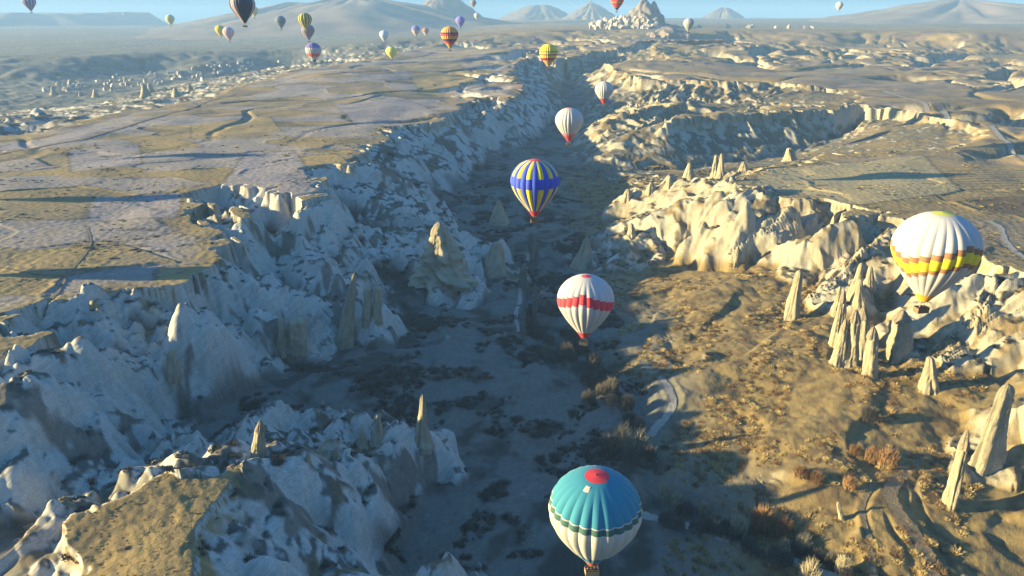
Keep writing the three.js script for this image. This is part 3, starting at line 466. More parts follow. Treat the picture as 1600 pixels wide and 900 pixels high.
// spec: plan centre x, y of the widest ring, plan width, label, options
function balloon([px, py, pw, label, o]) {
  const D = o.D || 19, R = D / 2, H = 1.2 * D * (o.tall || 1), dist = D * FPX / pw, s = sight(px, py), N = o.N || 24;
  const root = new THREE.Group(), gap = 1.7, bh = 1.25;
  const below = 0.617 * H + gap + bh;                                     // origin at the basket's underside
  root.position.set(s[0] * dist, EYE + s[1] * dist - below, s[2] * dist); root.rotation.y = o.turn || 0;
  const tTop = o.cap ? (o.capAt || 0.985) : 0.9985, tSk = o.skirt ? (o.skirtTop || 0.13) : 0, y0 = bh + gap;
  const big = pw > 60, geos = [], cols = big ? 6 : 4, rows = big ? 30 : 18;
  for (let g = 0; g < N; g++) { const ge = gorePieces(R, H, N, g, o.pattern, o.cuts(g), tTop, tSk, cols, rows); ge.translate(0, y0, 0); if (big) part('gore', ge, fabric, root); else geos.push(ge); }
  if (!big) part('envelope', mergeGeometries(geos), fabric, root);
  if (o.cap) { const L = []; for (let g = 0; g < N; g++) L.push(gorePieces(R * 1.004, H, N, g, () => o.cap, [], 0.9985, (o.capAt || 0.985) - 0.001, 3, 6)); const ge = mergeGeometries(L); ge.translate(0, y0, 0); part('crown_panel', ge, fabric, root); }
  if (o.skirt) { const L = []; for (let g = 0; g < N; g++) L.push(gorePieces(R, H, N, g, () => o.skirt, [], tSk, 0, 3, 6)); const ge = mergeGeometries(L); ge.translate(0, y0, 0); part('skirt', ge, fabric, root); }
  if (o.patch) { const ge = gorePieces(R * 1.012, H, N, o.patch[0], () => o.patch[3], [], o.patch[2], o.patch[1], 4, 6); ge.translate(0, y0, 0); part('patch', ge, fabric, root); }
  const bw = o.basket || 2.9, bd = bw * 0.56;
  const bk = part('basket', basketGeo(bw, bd, bh), o.wicker || wicker, root);
  if (pw > 12) {
    if (pw > 60) { const r = []; for (const [a, b] of [[[-1, -1], [1, -1]], [[1, -1], [1, 1]], [[1, 1], [-1, 1]], [[-1, 1], [-1, -1]]]) r.push(bar([a[0] * bw / 2, bh + 0.05, a[1] * bd / 2], [b[0] * bw / 2, bh + 0.05, b[1] * bd / 2], 0.09)); part('padded_rim', mergeGeometries(r), darkTrim, bk);
      const bn = []; for (const x of [-0.35, 0.35]) { const c = new THREE.CylinderGeometry(0.22, 0.16, 0.5, 12); c.translate(x, bh + 1.35, 0); bn.push(c); } bn.push(bar([-0.8, bh + 1.1, 0], [0.8, bh + 1.1, 0], 0.05)); part('burner', mergeGeometries(bn), steel, root);
      for (const [x, z] of [[-1, -1], [1, -1], [1, 1], [-1, 1]]) part('upright', bar([x * bw / 2.05, bh, z * bd / 2.05], [x * 0.75, bh + 1.2, z * 0.5], 0.035), darkTrim, root); }
    for (let k = 0; k < 8; k++) { const a = (k + 0.5) / 8 * 2 * Math.PI, r = R * prof(0) * 0.98; part('rope', bar([Math.sin(a) * bw / 2.6, bh + (pw > 60 ? 1.1 : 0), Math.cos(a) * bd / 2.4], [Math.sin(a) * r, y0 + 0.05, Math.cos(a) * r], pw > 60 ? 0.03 : 0.06), ropeMat, root); }
  }
  top(root, 'hot_air_balloon', label, 'balloon', 'hot-air balloons in flight');
  return { root, bw, bd, bh };
}
const WHITE = [0.47, 0.45, 0.42], TEAL = [0.02, 0.20, 0.27], CREAM = [0.52, 0.47, 0.37], DGREEN = [0.04, 0.11, 0.09], RED = [0.62, 0.03, 0.045], YEL = [0.72, 0.56, 0.02], BRN = [0.30, 0.14, 0.06], BLU = [0.03, 0.07, 0.50], ORG = [0.72, 0.30, 0.05], DARK = [0.035, 0.04, 0.07], PUR = [0.17, 0.13, 0.36], PINK = [0.55, 0.30, 0.32], GREY = [0.33, 0.34, 0.36], PALEY = [0.66, 0.62, 0.30];
const bands = (list) => ({ cuts: () => list.map((b) => b[0]), pattern: (g, t) => { let c = list[0][1]; for (const [a, k] of list) if (t >= a) c = k; return c; } });   // [from height, colour] upwards
const stripes = (cs, w = 1) => ({ cuts: () => [], pattern: (g) => cs[Math.floor(g / w) % cs.length] });
const tri = (g, n, s) => { const k = (((g + s) % n) + n) % n; return k < n / 2 ? k : n - k; };
const wYellow = (g) => 0.75 - 0.034 * tri(g, 12, 0), wRed = (g) => 0.83 - 0.034 * tri(g, 12, 0);
const yb = { cuts: () => [0.55, 0.73], pattern: (g, t) => (t > 0.55 && t < 0.73) || g % 2 ? BLU : YEL };
const bigTeal = balloon([930, 796, 142, 'teal and cream balloon with red crown in the foreground', { D: 19, turn: 0.05, cap: RED, skirt: ORG.map((v, i) => [0.62, 0.10, 0.03][i]), skirtTop: 0.085, patch: [21, 0.945, 0.972, CREAM], wicker: new THREE.MeshStandardMaterial({ color: rgb(0.42, 0.26, 0.10), roughness: 0.9 }), ...bands([[0, TEAL], [0.225, DGREEN], [0.24, CREAM], [0.665, DGREEN], [0.72, CREAM], [0.73, TEAL]]) }]);
const bigWhite = balloon([1462, 386, 122, 'large white balloon with stepped yellow and brown belt at the right', { D: 18, tall: 1.0, turn: 0.18 - Math.PI / 12 * 0, cap: [0.50, 0.52, 0.05], skirt: [0.75, 0.36, 0.02], skirtTop: 0.10, cuts: (g) => [wYellow(g), wYellow(g) - 0.065, wYellow(g) - 0.18, wYellow(g) - 0.235], pattern: (g, t) => { const b = wYellow(g); return t > b ? WHITE : t > b - 0.065 ? BRN : t > b - 0.18 ? YEL : t > b - 0.235 ? BRN : WHITE; } }]);
balloon([915, 468, 87, 'white balloon with stepped red belt over the middle of the valley', { turn: -0.35, cap: RED, capAt: 0.991, skirt: RED, skirtTop: 0.12, cuts: (g) => [wRed(g), wRed(g) - 0.14], pattern: (g, t) => t < wRed(g) && t > wRed(g) - 0.14 ? RED : WHITE, wicker: darkTrim }]);
balloon([836, 283, 75, 'blue and yellow striped balloon over the shaded valley', { N: 24, cap: RED, skirt: RED, skirtTop: 0.11, turn: 0.1, ...yb }]);
const small = [
  [889.5, 188, 43, 'pinkish white balloon with red base, down in the canyon', { skirt: RED, skirtTop: 0.16, cap: RED, ...bands([[0, [0.55, 0.2, 0.22]], [0.24, WHITE]]) }],
  [944, 140, 28, 'pale balloon with red base before the sunlit cliff of the canyon', { skirt: RED, skirtTop: 0.22, ...bands([[0, WHITE]]) }],
  [857, 82, 28, 'yellow balloon with brown and red stripes at the canyon head', { skirt: ORG, skirtTop: 0.2, ...bands([[0, ORG], [0.28, DARK], [0.34, RED], [0.40, YEL], [0.50, BRN], [0.56, YEL], [0.64, DARK], [0.68, YEL]]) }],
  [702.5, 54, 27, 'orange balloon with black and red rings', { ...bands([[0, ORG], [0.22, RED], [0.33, DARK], [0.42, ORG], [0.56, RED], [0.64, DARK], [0.72, ORG]]) }],
  [611.5, 80, 17.5, 'plain round yellow balloon low over the far plateau', { tall: 0.85, skirtTop: 0.1, ...bands([[0, [0.72, 0.66, 0.12]]]) }],
  [489.5, 78, 24, 'white balloon with a red and a purple band', { skirt: DARK, skirtTop: 0.12, ...bands([[0, WHITE], [0.28, [0.62, 0.10, 0.06]], [0.44, WHITE], [0.74, PUR]]) }],
  [378.5, 6, 38, 'dark balloon with thin pink gores, cut by the top of the picture', { cuts: () => [], pattern: (g) => g % 8 === 6 ? PINK : g % 8 === 5 ? WHITE : DARK }],
  [396.5, 16, 13, 'pale yellow balloon just behind the dark balloon', { ...bands([[0, PALEY]]) }],
  [438, 32, 16, 'grey blue balloon over the far brown slope', { ...bands([[0, [0.16, 0.20, 0.26]]]) }],
  [476.5, 30, 21, 'upper of two overlapping dark and yellow striped balloons', { ...stripes([YEL, DARK], 1), }],
  [481, 47, 20, 'lower of two overlapping striped balloons, dull olive and purple', { ...stripes([[0.34, 0.28, 0.12], PUR], 1) }],
  [343.5, 46, 14, 'yellow balloon half hidden by a pink one', { ...bands([[0, YEL]]) }],
  [357, 50, 17, 'pink and white striped balloon before a yellow one', { ...stripes([PINK, [0.6, 0.55, 0.58]], 1) }],
  [265.5, 29, 13, 'small pale yellow balloon over the far left plain', { ...bands([[0, PALEY]]) }],
  [45, 2, 19, 'violet and grey balloon at the top left corner', { ...stripes([PUR, [0.42, 0.40, 0.50]], 1) }],
  [600, 54, 14, 'faint pale blue balloon left of the striped ones in mid distance', { ...bands([[0, [0.55, 0.62, 0.66]]]) }],
  [649.5, 46, 13, 'small balloon with blue top and pale pink base', { ...bands([[0, [0.6, 0.42, 0.42]], [0.55, [0.16, 0.2, 0.5]]]) }],
  [665, 48, 10, 'small brownish orange balloon beside the blue topped one', { ...bands([[0, [0.6, 0.5, 0.42]], [0.45, [0.42, 0.2, 0.1]]]) }],
  [719, 32, 14, 'small violet blue balloon above the orange ringed one', { ...bands([[0, [0.22, 0.18, 0.55]]]) }],
  [739.5, 4, 9.5, 'small brown grey balloon against the sky left of centre', { ...bands([[0, [0.28, 0.2, 0.2]]]) }],
  [745, 24, 8.5, 'tiny pale grey balloon under the brown grey one', { ...bands([[0, [0.6, 0.58, 0.52]]]) }],
  [939, 36, 11, 'small white balloon before the hill town', { ...bands([[0, WHITE]]) }],
  [964.5, 0, 20, 'red balloon cut by the top of the picture beside the rock citadel', { skirt: DARK, skirtTop: 0.15, ...bands([[0, RED], [0.45, ORG], [0.5, RED]]) }],
  [923, -6, 9, 'pale balloon of which only the base dips into the picture', { ...bands([[0, [0.6, 0.5, 0.4]]]) }],
  [1076, 36, 16, 'hazy grey balloon before the shaded bluff right of the citadel', { ...bands([[0, [0.30, 0.34, 0.34]], [0.0, [0.36, 0.38, 0.36]]]) }],
  [1311.5, 8, 11, 'small white balloon alone in the sky at the right', { ...bands([[0, WHITE]]) }],
];
small.forEach((b) => balloon(b));
// three balloons up-sun, just out of view on the left: their long shadows lie on the left plateau
const upsun = (px, py, h, dx, col, label) => { const p = level(px, py, h), b = balloon([800, 450, 60, label, { skirt: DARK, ...stripes(col, 1) }]); const k = dx * Math.tan(SUN_EL); b.root.position.set(p[0] - dx, h + k - 17, p[1] - dx * 0.148); };
upsun(300, 486, 51, 190, [RED, WHITE], 'red and white striped balloon beyond the left edge of the picture');
upsun(235, 372, 51, 330, [BLU, WHITE], 'blue and white striped balloon beyond the left edge of the picture');
upsun(330, 290, 54, 430, [YEL, RED], 'yellow and red striped balloon beyond the left edge of the picture');
// ---------------------------------------------------------------- bare winter trees and scrub
function twig(out, x, y, z, dx, dy, dz, w, c) {                           // slim three-sided shoot
  const l = Math.hypot(dx, dy, dz), ux = dz / (l + 1e-6), uz = -dx / (l + 1e-6), s = w * (Math.abs(ux) + Math.abs(uz) < 0.1 ? 1 : 1);
  const bx = [s, -0.5 * s, -0.5 * s], bz = [0, 0.87 * s, -0.87 * s];
  for (let k = 0; k < 3; k++) { const q = (k + 1) % 3; out.p.push(x + bx[k], y, z + bz[k], x + bx[q], y, z + bz[q], x + dx, y + dy, z + dz); for (let m = 0; m < 3; m++) out.c.push(...c); }
}
function treeGeos(seed, H, spread, upright, base, tips, n) {
  const r = rng(seed), tr = { p: [], c: [] }, cr = { p: [], c: [] };
  const trunk = new THREE.CylinderGeometry(0.05 * H * 0.25, 0.05 * H * 0.5, H * 0.55, 7); trunk.translate(0, H * 0.25, 0);
  for (let k = 0; k < 9; k++) { const a = r() * 6.28, y = H * (0.12 + 0.3 * r()), o = spread * H * (0.3 + 0.4 * r()); twig(tr, 0, y, 0, Math.cos(a) * o, H * (0.3 + 0.25 * r()), Math.sin(a) * o, 0.018 * H, base); }
  for (let k = 0; k < n; k++) {
    const a = r() * 6.28, q = Math.sqrt(r()), rad = q * spread * H * 0.8, y = H * (0.10 + 0.45 * r() + 0.15 * (1 - q)), len = H * (0.18 + 0.30 * r()) * (1.1 - 0.45 * q), tilt = (1 - upright) * (0.4 + r()), t = r(), c = base.map((v, i) => lerp(v, tips[i], t));
    twig(cr, Math.cos(a) * rad, y, Math.sin(a) * rad, Math.cos(a) * len * tilt, len, Math.sin(a) * len * tilt, 0.012 * H * (0.6 + 0.8 * r()), c);
    if (k % 2) twig(cr, Math.cos(a) * rad, y + len * 0.4, Math.sin(a) * rad, (r() - 0.5) * len, len * 0.6, (r() - 0.5) * len, 0.010 * H, c);
  }
  const tg = mergeGeometries([trunk.toNonIndexed().deleteAttribute('uv'), buf(tr.p)]);
  return [tg, buf(cr.p, null, cr.c)];
}
const bark = new THREE.MeshStandardMaterial({ color: rgb(0.10, 0.075, 0.05), roughness: 1 }), twigs = new THREE.MeshStandardMaterial({ vertexColors: true, roughness: 1, side: THREE.DoubleSide });
const kinds = {
  pale: [1, 2, 3].map((s) => treeGeos(s * 11, 8, 0.34, 0.86, [0.20, 0.17, 0.10], [0.50, 0.43, 0.27], 420)),
  rust: [4, 5].map((s) => treeGeos(s * 11, 6.5, 0.40, 0.72, [0.14, 0.075, 0.035], [0.34, 0.19, 0.075], 420)),
  dark: [6, 7].map((s) => treeGeos(s * 11, 7, 0.42, 0.70, [0.06, 0.055, 0.045], [0.15, 0.13, 0.10], 420)),
  tall: [8].map((s) => treeGeos(s * 11, 15, 0.11, 0.96, [0.14, 0.13, 0.11], [0.27, 0.25, 0.21], 420)),
};
const protos = {};
function tree(kind, px, py, hpx, label, group) {
  const g = ground(px, py), H0 = { pale: 8, rust: 6.5, dark: 7, tall: 15 }[kind], v = Math.floor(hash2(Math.round(px * 3), Math.round(py)) * kinds[kind].length) % kinds[kind].length, s = hpx * g[3] / FPX * 1.12 / H0;
  const key = kind + v; let o;
  if (!protos[key]) { o = new THREE.Group(); part('trunk', kinds[kind][v][0], bark, o); part('crown', kinds[kind][v][1], twigs, o); protos[key] = o.clone(); } else o = protos[key].clone();
  o.position.set(g[0], g[1] - 0.4, g[2]); o.scale.set(s * (0.9 + 0.3 * hash2(px | 0, 5)), s, s * (0.9 + 0.3 * hash2(px | 0, 9))); o.rotation.y = px * 1.7;
  top(o, 'bare_tree', label, 'tree', group);
}
// trees one can tell apart
for (const [k, x, y, h, l] of [
  ['pale', 972, 700, 44, 'pale sunlit bare tree behind the teal balloon, left of its neighbour'], ['pale', 996, 706, 40, 'pale sunlit bare tree behind the teal balloon, right of its neighbour'],
  ['dark', 950, 708, 34, 'dark bare tree left of the two sunlit ones behind the teal balloon'], ['dark', 985, 728, 36, 'dark bare tree in front of the two sunlit ones'], ['dark', 1012, 722, 32, 'dark bare tree right of the two sunlit ones'],
  ['pale', 1152, 840, 44, 'broad pale bare tree left of the rusty trees by the track'], ['rust', 1188, 832, 46, 'tallest rusty brown tree by the track at lower right'], ['rust', 1222, 838, 38, 'slim rusty brown tree right of the tallest rusty one'],
  ['pale', 1224, 866, 30, 'small pale tree in front of the rusty trees'], ['pale', 1254, 862, 36, 'pale grey tree right of the rusty trees'], ['pale', 1262, 915, 48, 'yellowish bare tree at the bottom edge right of the track'],
  ['pale', 1316, 896, 34, 'small pale tree at the bottom edge, farthest right'], ['pale', 1058, 796, 32, 'pale bare tree in shade right of the teal balloon'], ['pale', 1098, 806, 28, 'lone pale bare tree between teal balloon and rusty trees'], ['pale', 1038, 778, 26, 'low pale bare tree nearest the teal balloon'],
  ['rust', 1385, 730, 34, 'dark red bushy tree on the sunlit slope at right'], ['rust', 1362, 722, 28, 'rusty bush left of the dark red one'], ['rust', 1335, 712, 22, 'smaller rusty bush at the left end of the upper row'], ['rust', 1250, 748, 26, 'rusty bush at the shadow edge, left of the lower row'], ['rust', 1275, 756, 26, 'rusty bush in the middle of the lower row'], ['rust', 1326, 764, 24, 'red brown bush at the right end of the lower row'],
  ['dark', 1356, 660, 30, 'dark shrubby tree on the sunlit slope above the rusty rows'],
]) tree(k, x, y, h, l);
const rp = rng(5);
for (let k = 0; k < 13; k++) tree('tall', 822 + 10 * rp() + 14 * Math.sin(k), 400 + k * 11, 30 + 10 * rp(), 'slim leafless poplar in the row along the shaded stream', 'poplars along the shaded stream');
for (let k = 0; k < 26; k++) { const t = k / 25; tree('dark', 1040 + 270 * t + 24 * (rp() - 0.5), 806 + 96 * t + 30 * (rp() - 0.5), 22 + 12 * rp(), 'dark leafless tree in the belt along the lower track', 'dark trees along the lower track'); }
for (let k = 0; k < 30; k++) { const t = k / 29; tree('dark', lerp(835, 1010, t) + 60 * (rp() - 0.5), lerp(500, 690, t) + 40 * (rp() - 0.5), 18 + 12 * rp(), 'dark leafless tree in the thicket along the stream bed', 'dark trees along the stream bed'); }

// scrub: hundreds of bushes on the valley floor; the largest in view are single things, the rest one mass
function bushGeo(seed, base, tips) { const r = rng(seed), o = { p: [], c: [] }; for (let k = 0; k < 70; k++) { const a = r() * 6.28, q = Math.sqrt(r()), l = 0.5 + 0.5 * r(), t = r(), c = base.map((v, i) => lerp(v, tips[i], t)); twig(o, Math.cos(a) * q * 0.75, 0.02, Math.sin(a) * q * 0.75, Math.cos(a) * l * 0.55 * (q + r() - 0.4), l * (1.05 - 0.5 * q), Math.sin(a) * l * 0.55 * (q + r() - 0.4), 0.085, c); } return buf(o.p, null, o.c); }
const bushD = bushGeo(3, [0.045, 0.042, 0.035], [0.10, 0.09, 0.07]), bushR = bushGeo(9, [0.12, 0.07, 0.03], [0.28, 0.17, 0.07]), bushY = bushGeo(12, [0.28, 0.20, 0.08], [0.50, 0.37, 0.15]);
const placed = { dark: [], rust: [], straw: [] };
{
  const r = rng(99);
  for (let n = 0; n < 110000; n++) {
    const a = (r() - 0.5) * 1.36, R = 150 + 620 * r() ** 0.8, x = Math.sin(a) * R, z = -Math.cos(a) * R, h = height(x, z, false), i = { ...info };
    if (i.rock > 0.35) { if (R < 700 && r() < 0.8 && Math.hypot(height(x + 2, z, false) - h, height(x, z + 2, false) - h) < 0.95) placed.dark.push([x, h, z, 0.5 + 1.2 * r() ** 2]); continue; }
    const clump = noise(x / 34, z / 34) + 0.6 * noise(x / 11, z / 11 + 4);
    if (i.t > 0.8) { if (x > 55 + 20 * noise(z / 40, 3)) { if (clump < -0.1 || r() > 0.42) continue; placed[r() < 0.35 ? 'rust' : 'straw'].push([x, h, z, 0.5 + 1.0 * r() ** 2 + Math.max(0, clump) * 0.6]); } else { if (clump < 0.16 || r() > 0.62) continue; placed.dark.push([x, h, z, 0.6 + 1.7 * r() ** 2 * (0.5 + clump)]); } }
    else if (i.t > 0.02) { if (r() > 0.4) continue; placed.dark.push([x, h, z, 0.5 + 1.1 * r() ** 2]); }
    else { if (clump < 0.35 || r() > 0.25) continue; placed[r() < 0.5 ? 'straw' : 'dark'].push([x, h, z, 0.35 + 0.7 * r() ** 2]); }
  }
  // short tussocks covering the grassy promontory
  for (let n = 0; n < 12000; n++) { const x = -170 + 130 * r(), z = -70 - 130 * r(), h = height(x, z, false); if (info.t < 0.04 && info.rock < 0.3 && polyDist(plateaus[1], x, z) < 3) placed.straw.push([x, h, z, 0.14 + 0.22 * r() ** 2]); }
  console.log('bushes', placed.dark.length, placed.rust.length, placed.straw.length);
  const spec = { dark: [bushD, 'dark leafless bush on the shaded valley ground', 'dark bushes', 'dark_scrub', 'dark low scrub scattered over the shaded valley'], rust: [bushR, 'rust brown bush on the sunlit lower slope', 'rusty bushes', 'rusty_scrub', 'rust brown scrub scattered over the sunlit slope'], straw: [bushY, 'straw coloured tussock on the sunlit ground', 'straw tussocks', 'straw_scrub', 'straw coloured tussocks over sunlit slopes and plateaus'] };
  for (const k of Object.keys(spec)) {
    const [geo, l1, grp, nm, l2] = spec[k], L = placed[k].map((p) => [...p, p[3] / Math.hypot(p[0], p[2], EYE - p[1])]).sort((a, b) => b[4] - a[4]), M = new THREE.Matrix4();
    const inFrame = (p) => { const dx = p[0], dy = p[1] - EYE, dz = p[2], f = -dz * CP - dy * SP, u = dy * CP - dz * SP * 1; return f > 0 && Math.abs(dx / f) < 0.735 && Math.abs((dy * CP - dz * -SP * -1) / f) < 0.42; };
    const few = [], rest = []; for (const p of L) (few.length < 110 && inFrame(p) ? few : rest).push(p);
    few.forEach((p, n) => { const m = new THREE.Mesh(geo, twigs); m.position.set(p[0], p[1] - 0.1, p[2]); m.scale.set(p[3] * 1.25, p[3], p[3] * 1.25); m.rotation.y = n * 2.1; top(m, 'bush', l1, 'bush', grp); });
    const im = new THREE.InstancedMesh(geo, twigs, rest.length), q = new THREE.Quaternion(), up = new THREE.Vector3(0, 1, 0);
    rest.forEach((p, n) => { M.compose(new THREE.Vector3(p[0], p[1] - 0.1, p[2]), q.setFromAxisAngle(up, n * 1.9), new THREE.Vector3(p[3] * 1.25, p[3], p[3] * 1.25)); im.setMatrixAt(n, M); });
    top(im, nm, l2, 'scrub', null, 'stuff');
  }
}
// ---------------------------------------------------------------- the hill town, its rock citadel, the misty village and the far hills
const at = (px, py, dist) => { const s = sight(px, py), k = dist / Math.hypot(s[0], s[2]); return [s[0] * k, EYE + s[1] * k, s[2] * k]; };
const farRock = new THREE.MeshStandardMaterial({ vertexColors: true, roughness: 1 });
function crag(list, seed) {                                               // several fused peaks as one displaced sheet
  const n = 70, w = 320, pos = [], idx = [], col = [];
  for (let j = 0; j <= n; j++) for (let i = 0; i <= n; i++) {
    const x = (i / n - 0.5) * w, z = (j / n - 0.5) * w; let y = -12;
    for (const [cx, cz, h, r, p] of list) { const d = Math.hypot(x - cx, z - cz) / r * (1 + 0.3 * noise(x / 22 + seed, z / 22)); if (d < 1) y = Math.max(y, h * (1 - d) ** p); }
    y += 5 * noise(x / 14, z / 14 + seed) + 2.5 * noise(x / 6, z / 6); const c = 0.8 + 0.3 * noise(x / 9, z / 9 + y / 8);
    pos.push(x, y, z); col.push(0.25 * c, 0.20 * c, 0.16 * c);
    if (i && j) { const q = j * (n + 1) + i; idx.push(q - n - 2, q - 1, q - n - 1, q - n - 1, q - 1, q); }
  }
  return buf(pos, idx, col);
}
{
  const p = at(1006, 38, 3000), y = height(p[0], p[2], false);
  const c = new THREE.Mesh(crag([[-6, 0, 112, 62, 0.5], [34, -6, 104, 50, 0.7], [-52, 10, 62, 70, 0.9], [-100, 14, 36, 80, 1], [0, 0, 30, 150, 1]], 3), farRock); c.position.set(p[0], y - 4, p[2]);
  top(c, 'rock_citadel', 'tall two peaked rock citadel on the skyline above the hill town', 'rock');
  const q = at(1044, 46, 2500), d = new THREE.Mesh(crag([[0, 0, 30, 60, 0.7], [40, 8, 18, 50, 0.9]], 8), farRock); d.position.set(q[0], height(q[0], q[2], false) - 2, q[2]); top(d, 'rock_outcrop', 'pale sunlit outcrop to the right below the rock citadel', 'rock');
}
function houseGeo(w, d, h) { const a = new THREE.BoxGeometry(w, h, d); a.translate(0, h / 2, 0); const b = new THREE.BoxGeometry(w * 1.04, h * 0.08, d * 1.04); b.translate(0, h * 1.02, 0); const c = new THREE.BoxGeometry(w * 0.45, h * 0.4, d * 0.5); c.translate(w * 0.15, h * 1.22, 0); return mergeGeometries([a, b, c]); }
const houseMats = [[0.42, 0.35, 0.27], [0.50, 0.44, 0.36], [0.33, 0.26, 0.19], [0.55, 0.51, 0.46]].map((c) => new THREE.MeshStandardMaterial({ color: rgb(...c), roughness: 1 }));
{
  const r = rng(41), G = [houseGeo(11, 9, 8), houseGeo(9, 12, 11), houseGeo(15, 10, 7)];
  for (let n = 0; n < 150; n++) {
    const u = r(), px = 925 + 100 * u + 6 * (r() - 0.5), dist = 2700 + 330 * r(), p = at(px, 40, dist), c = at(1006, 38, 3000), dd = Math.hypot(p[0] - c[0], p[2] - c[2]);
    const y = height(p[0], p[2], false) + Math.max(0, 40 * (1 - dd / 260)) * (dist > 2800 ? 1 : 0.5);
    const m = new THREE.Mesh(G[n % 3], houseMats[Math.floor(r() * 4)]); m.position.set(p[0], y - 2, p[2]); m.rotation.y = r() * 3; const s = 0.8 + 0.5 * r(); m.scale.set(s, s, s); top(m, 'house', 'small pale flat roofed house in the hill town under the citadel', 'house', 'houses of the hill town');
  }
  for (let n = 0; n < 12; n++) { const px = 1085 + 190 * r(), p = at(px, 36, 3050 + 60 * r()), m = new THREE.Mesh(G[n % 3], houseMats[n % 4]); m.position.set(p[0], height(p[0], p[2], false) - 1, p[2]); m.rotation.y = r() * 3; top(m, 'house', 'lone pale house on the skyline right of the citadel', 'house', 'houses on the right skyline'); }
  for (let n = 0; n < 130; n++) {
    const a = r(), px = 90 + 330 * a + 60 * (r() - 0.5), py = 138 - 34 * a + 22 * (r() - 0.5), g = ground(px, py); if (g[1] > 40) continue;
    const m = new THREE.Mesh(G[n % 3], houseMats[Math.floor(r() * 4)]); m.position.set(g[0], g[1] - 1, g[2]); m.rotation.y = r() * 3; m.scale.setScalar(0.5 + 0.3 * r()); top(m, 'house', 'pale house of the misty village in the wide valley at left', 'house', 'houses of the misty village');
  }
  const cg = [chimneyGeo(24, 13, 2.5, 5, 0, 0, { sides: 14, rows: 12, p: 0.8 }), chimneyGeo(16, 10, 2, 15, 0, 0, { sides: 14, rows: 12, p: 0.8 })];
  for (const [px, py, l] of [[175, 142, 'dark rock cone at the left of the misty village edge'], [126, 150, 'low rock cone farthest left at the misty village edge'], [236, 146, 'broad rock cone beside the pale cliff near the farm road'], [228, 152, 'small dark cone in front of the broad cone near the farm road'], [297, 142, 'rock cone right of the pale cliff at the village edge'], [84, 148, 'faint rock cone in the haze at far left'], [275, 148, 'small rock cone below the farm road bend'], [150, 152, 'stubby rock cone on the near village side']]) { const g = ground(px, py), m = new THREE.Mesh(cg[px % 2], rockMat); m.position.set(g[0], g[1] - 2, g[2]); m.rotation.y = px; m.scale.setScalar(0.55 + 0.55 * hash2(px, 7)); top(m, 'rock_cone', l, 'rock'); }
}
function hill(px, py, dist, wpx, hpx, flatTop, label, seed) {             // far hill: a displaced mound with gullied flanks
  const p = at(px, py - hpx, dist), m = dist / FPX * 1.06, y0 = height(p[0], p[2], false) - 30, H = p[1] - y0, R = wpx * m / 2 * (1 + 0.5 * clamp((H - hpx * m) / H)), pos = [], idx = [], col = [], n = 96, k = 36;
  for (let j = 0; j <= k; j++) for (let i = 0; i <= n; i++) {
    const a = (i % n) / n * 6.2832, v = j / k, ca = Math.cos(a), sa = Math.sin(a), rr = R * v * (1 + 0.22 * noise(ca * 1.3 + seed, sa * 1.3)), e = clamp((v - flatTop) / (1 - flatTop));
    const y = H * (1 - sst(0, 1, e) * 0.35 - 0.65 * e ** 0.8) * (1 + 0.05 * noise(ca * v * 4 + seed, sa * v * 4)) - H * 0.22 * Math.abs(noise(ca * 4 + seed, sa * 4 + v * 1.5)) * Math.sin(Math.PI * v) - H * 0.08 * Math.abs(noise(ca * v * 14, sa * v * 14 + seed)) * v;
    const c = 0.9 + 0.35 * noise(ca * v * 9 + seed, sa * v * 9); pos.push(ca * rr, y - (j === k ? 30 : 0), sa * rr); col.push(0.19 * c, 0.14 * c, 0.11 * c);
    if (i && j) { const q = j * (n + 1) + i; idx.push(q - n - 2, q - n - 1, q - 1, q - n - 1, q, q - 1); }
  }
  const o = new THREE.Mesh(buf(pos, idx, col), farRock); o.position.set(p[0], y0, p[2]); top(o, 'hill', label, 'hill', null, 'structure');
}
hill(560, 36, 5200, 560, 42, 0.08, 'broad brown mountain left of centre on the horizon', 2); hill(470, 34, 6000, 420, 30, 0.1, 'long shoulder of the broad mountain', 12);
hill(694, 34, 5200, 180, 42, 0.16, 'flat topped hill beside the broad mountain', 5); hill(842, 28, 7600, 130, 20, 0.22, 'low flat mesa left of the citadel', 7); hill(924, 30, 7000, 110, 26, 0.06, 'blue cone hill left of the citadel', 9);
hill(1131, 32, 7800, 84, 20, 0.14, 'small blue butte right of the citadel', 11); hill(1500, 42, 5600, 480, 42, 0.10, 'wide rounded mauve mountain at the right', 14); hill(1640, 44, 6000, 360, 32, 0.1, 'right flank of the mauve mountain', 15);
hill(60, 30, 9500, 260, 10, 0.5, 'faint long mesa on the left horizon', 17); hill(195, 28, 9500, 80, 9, 0.5, 'faint short mesa on the left horizon', 19);

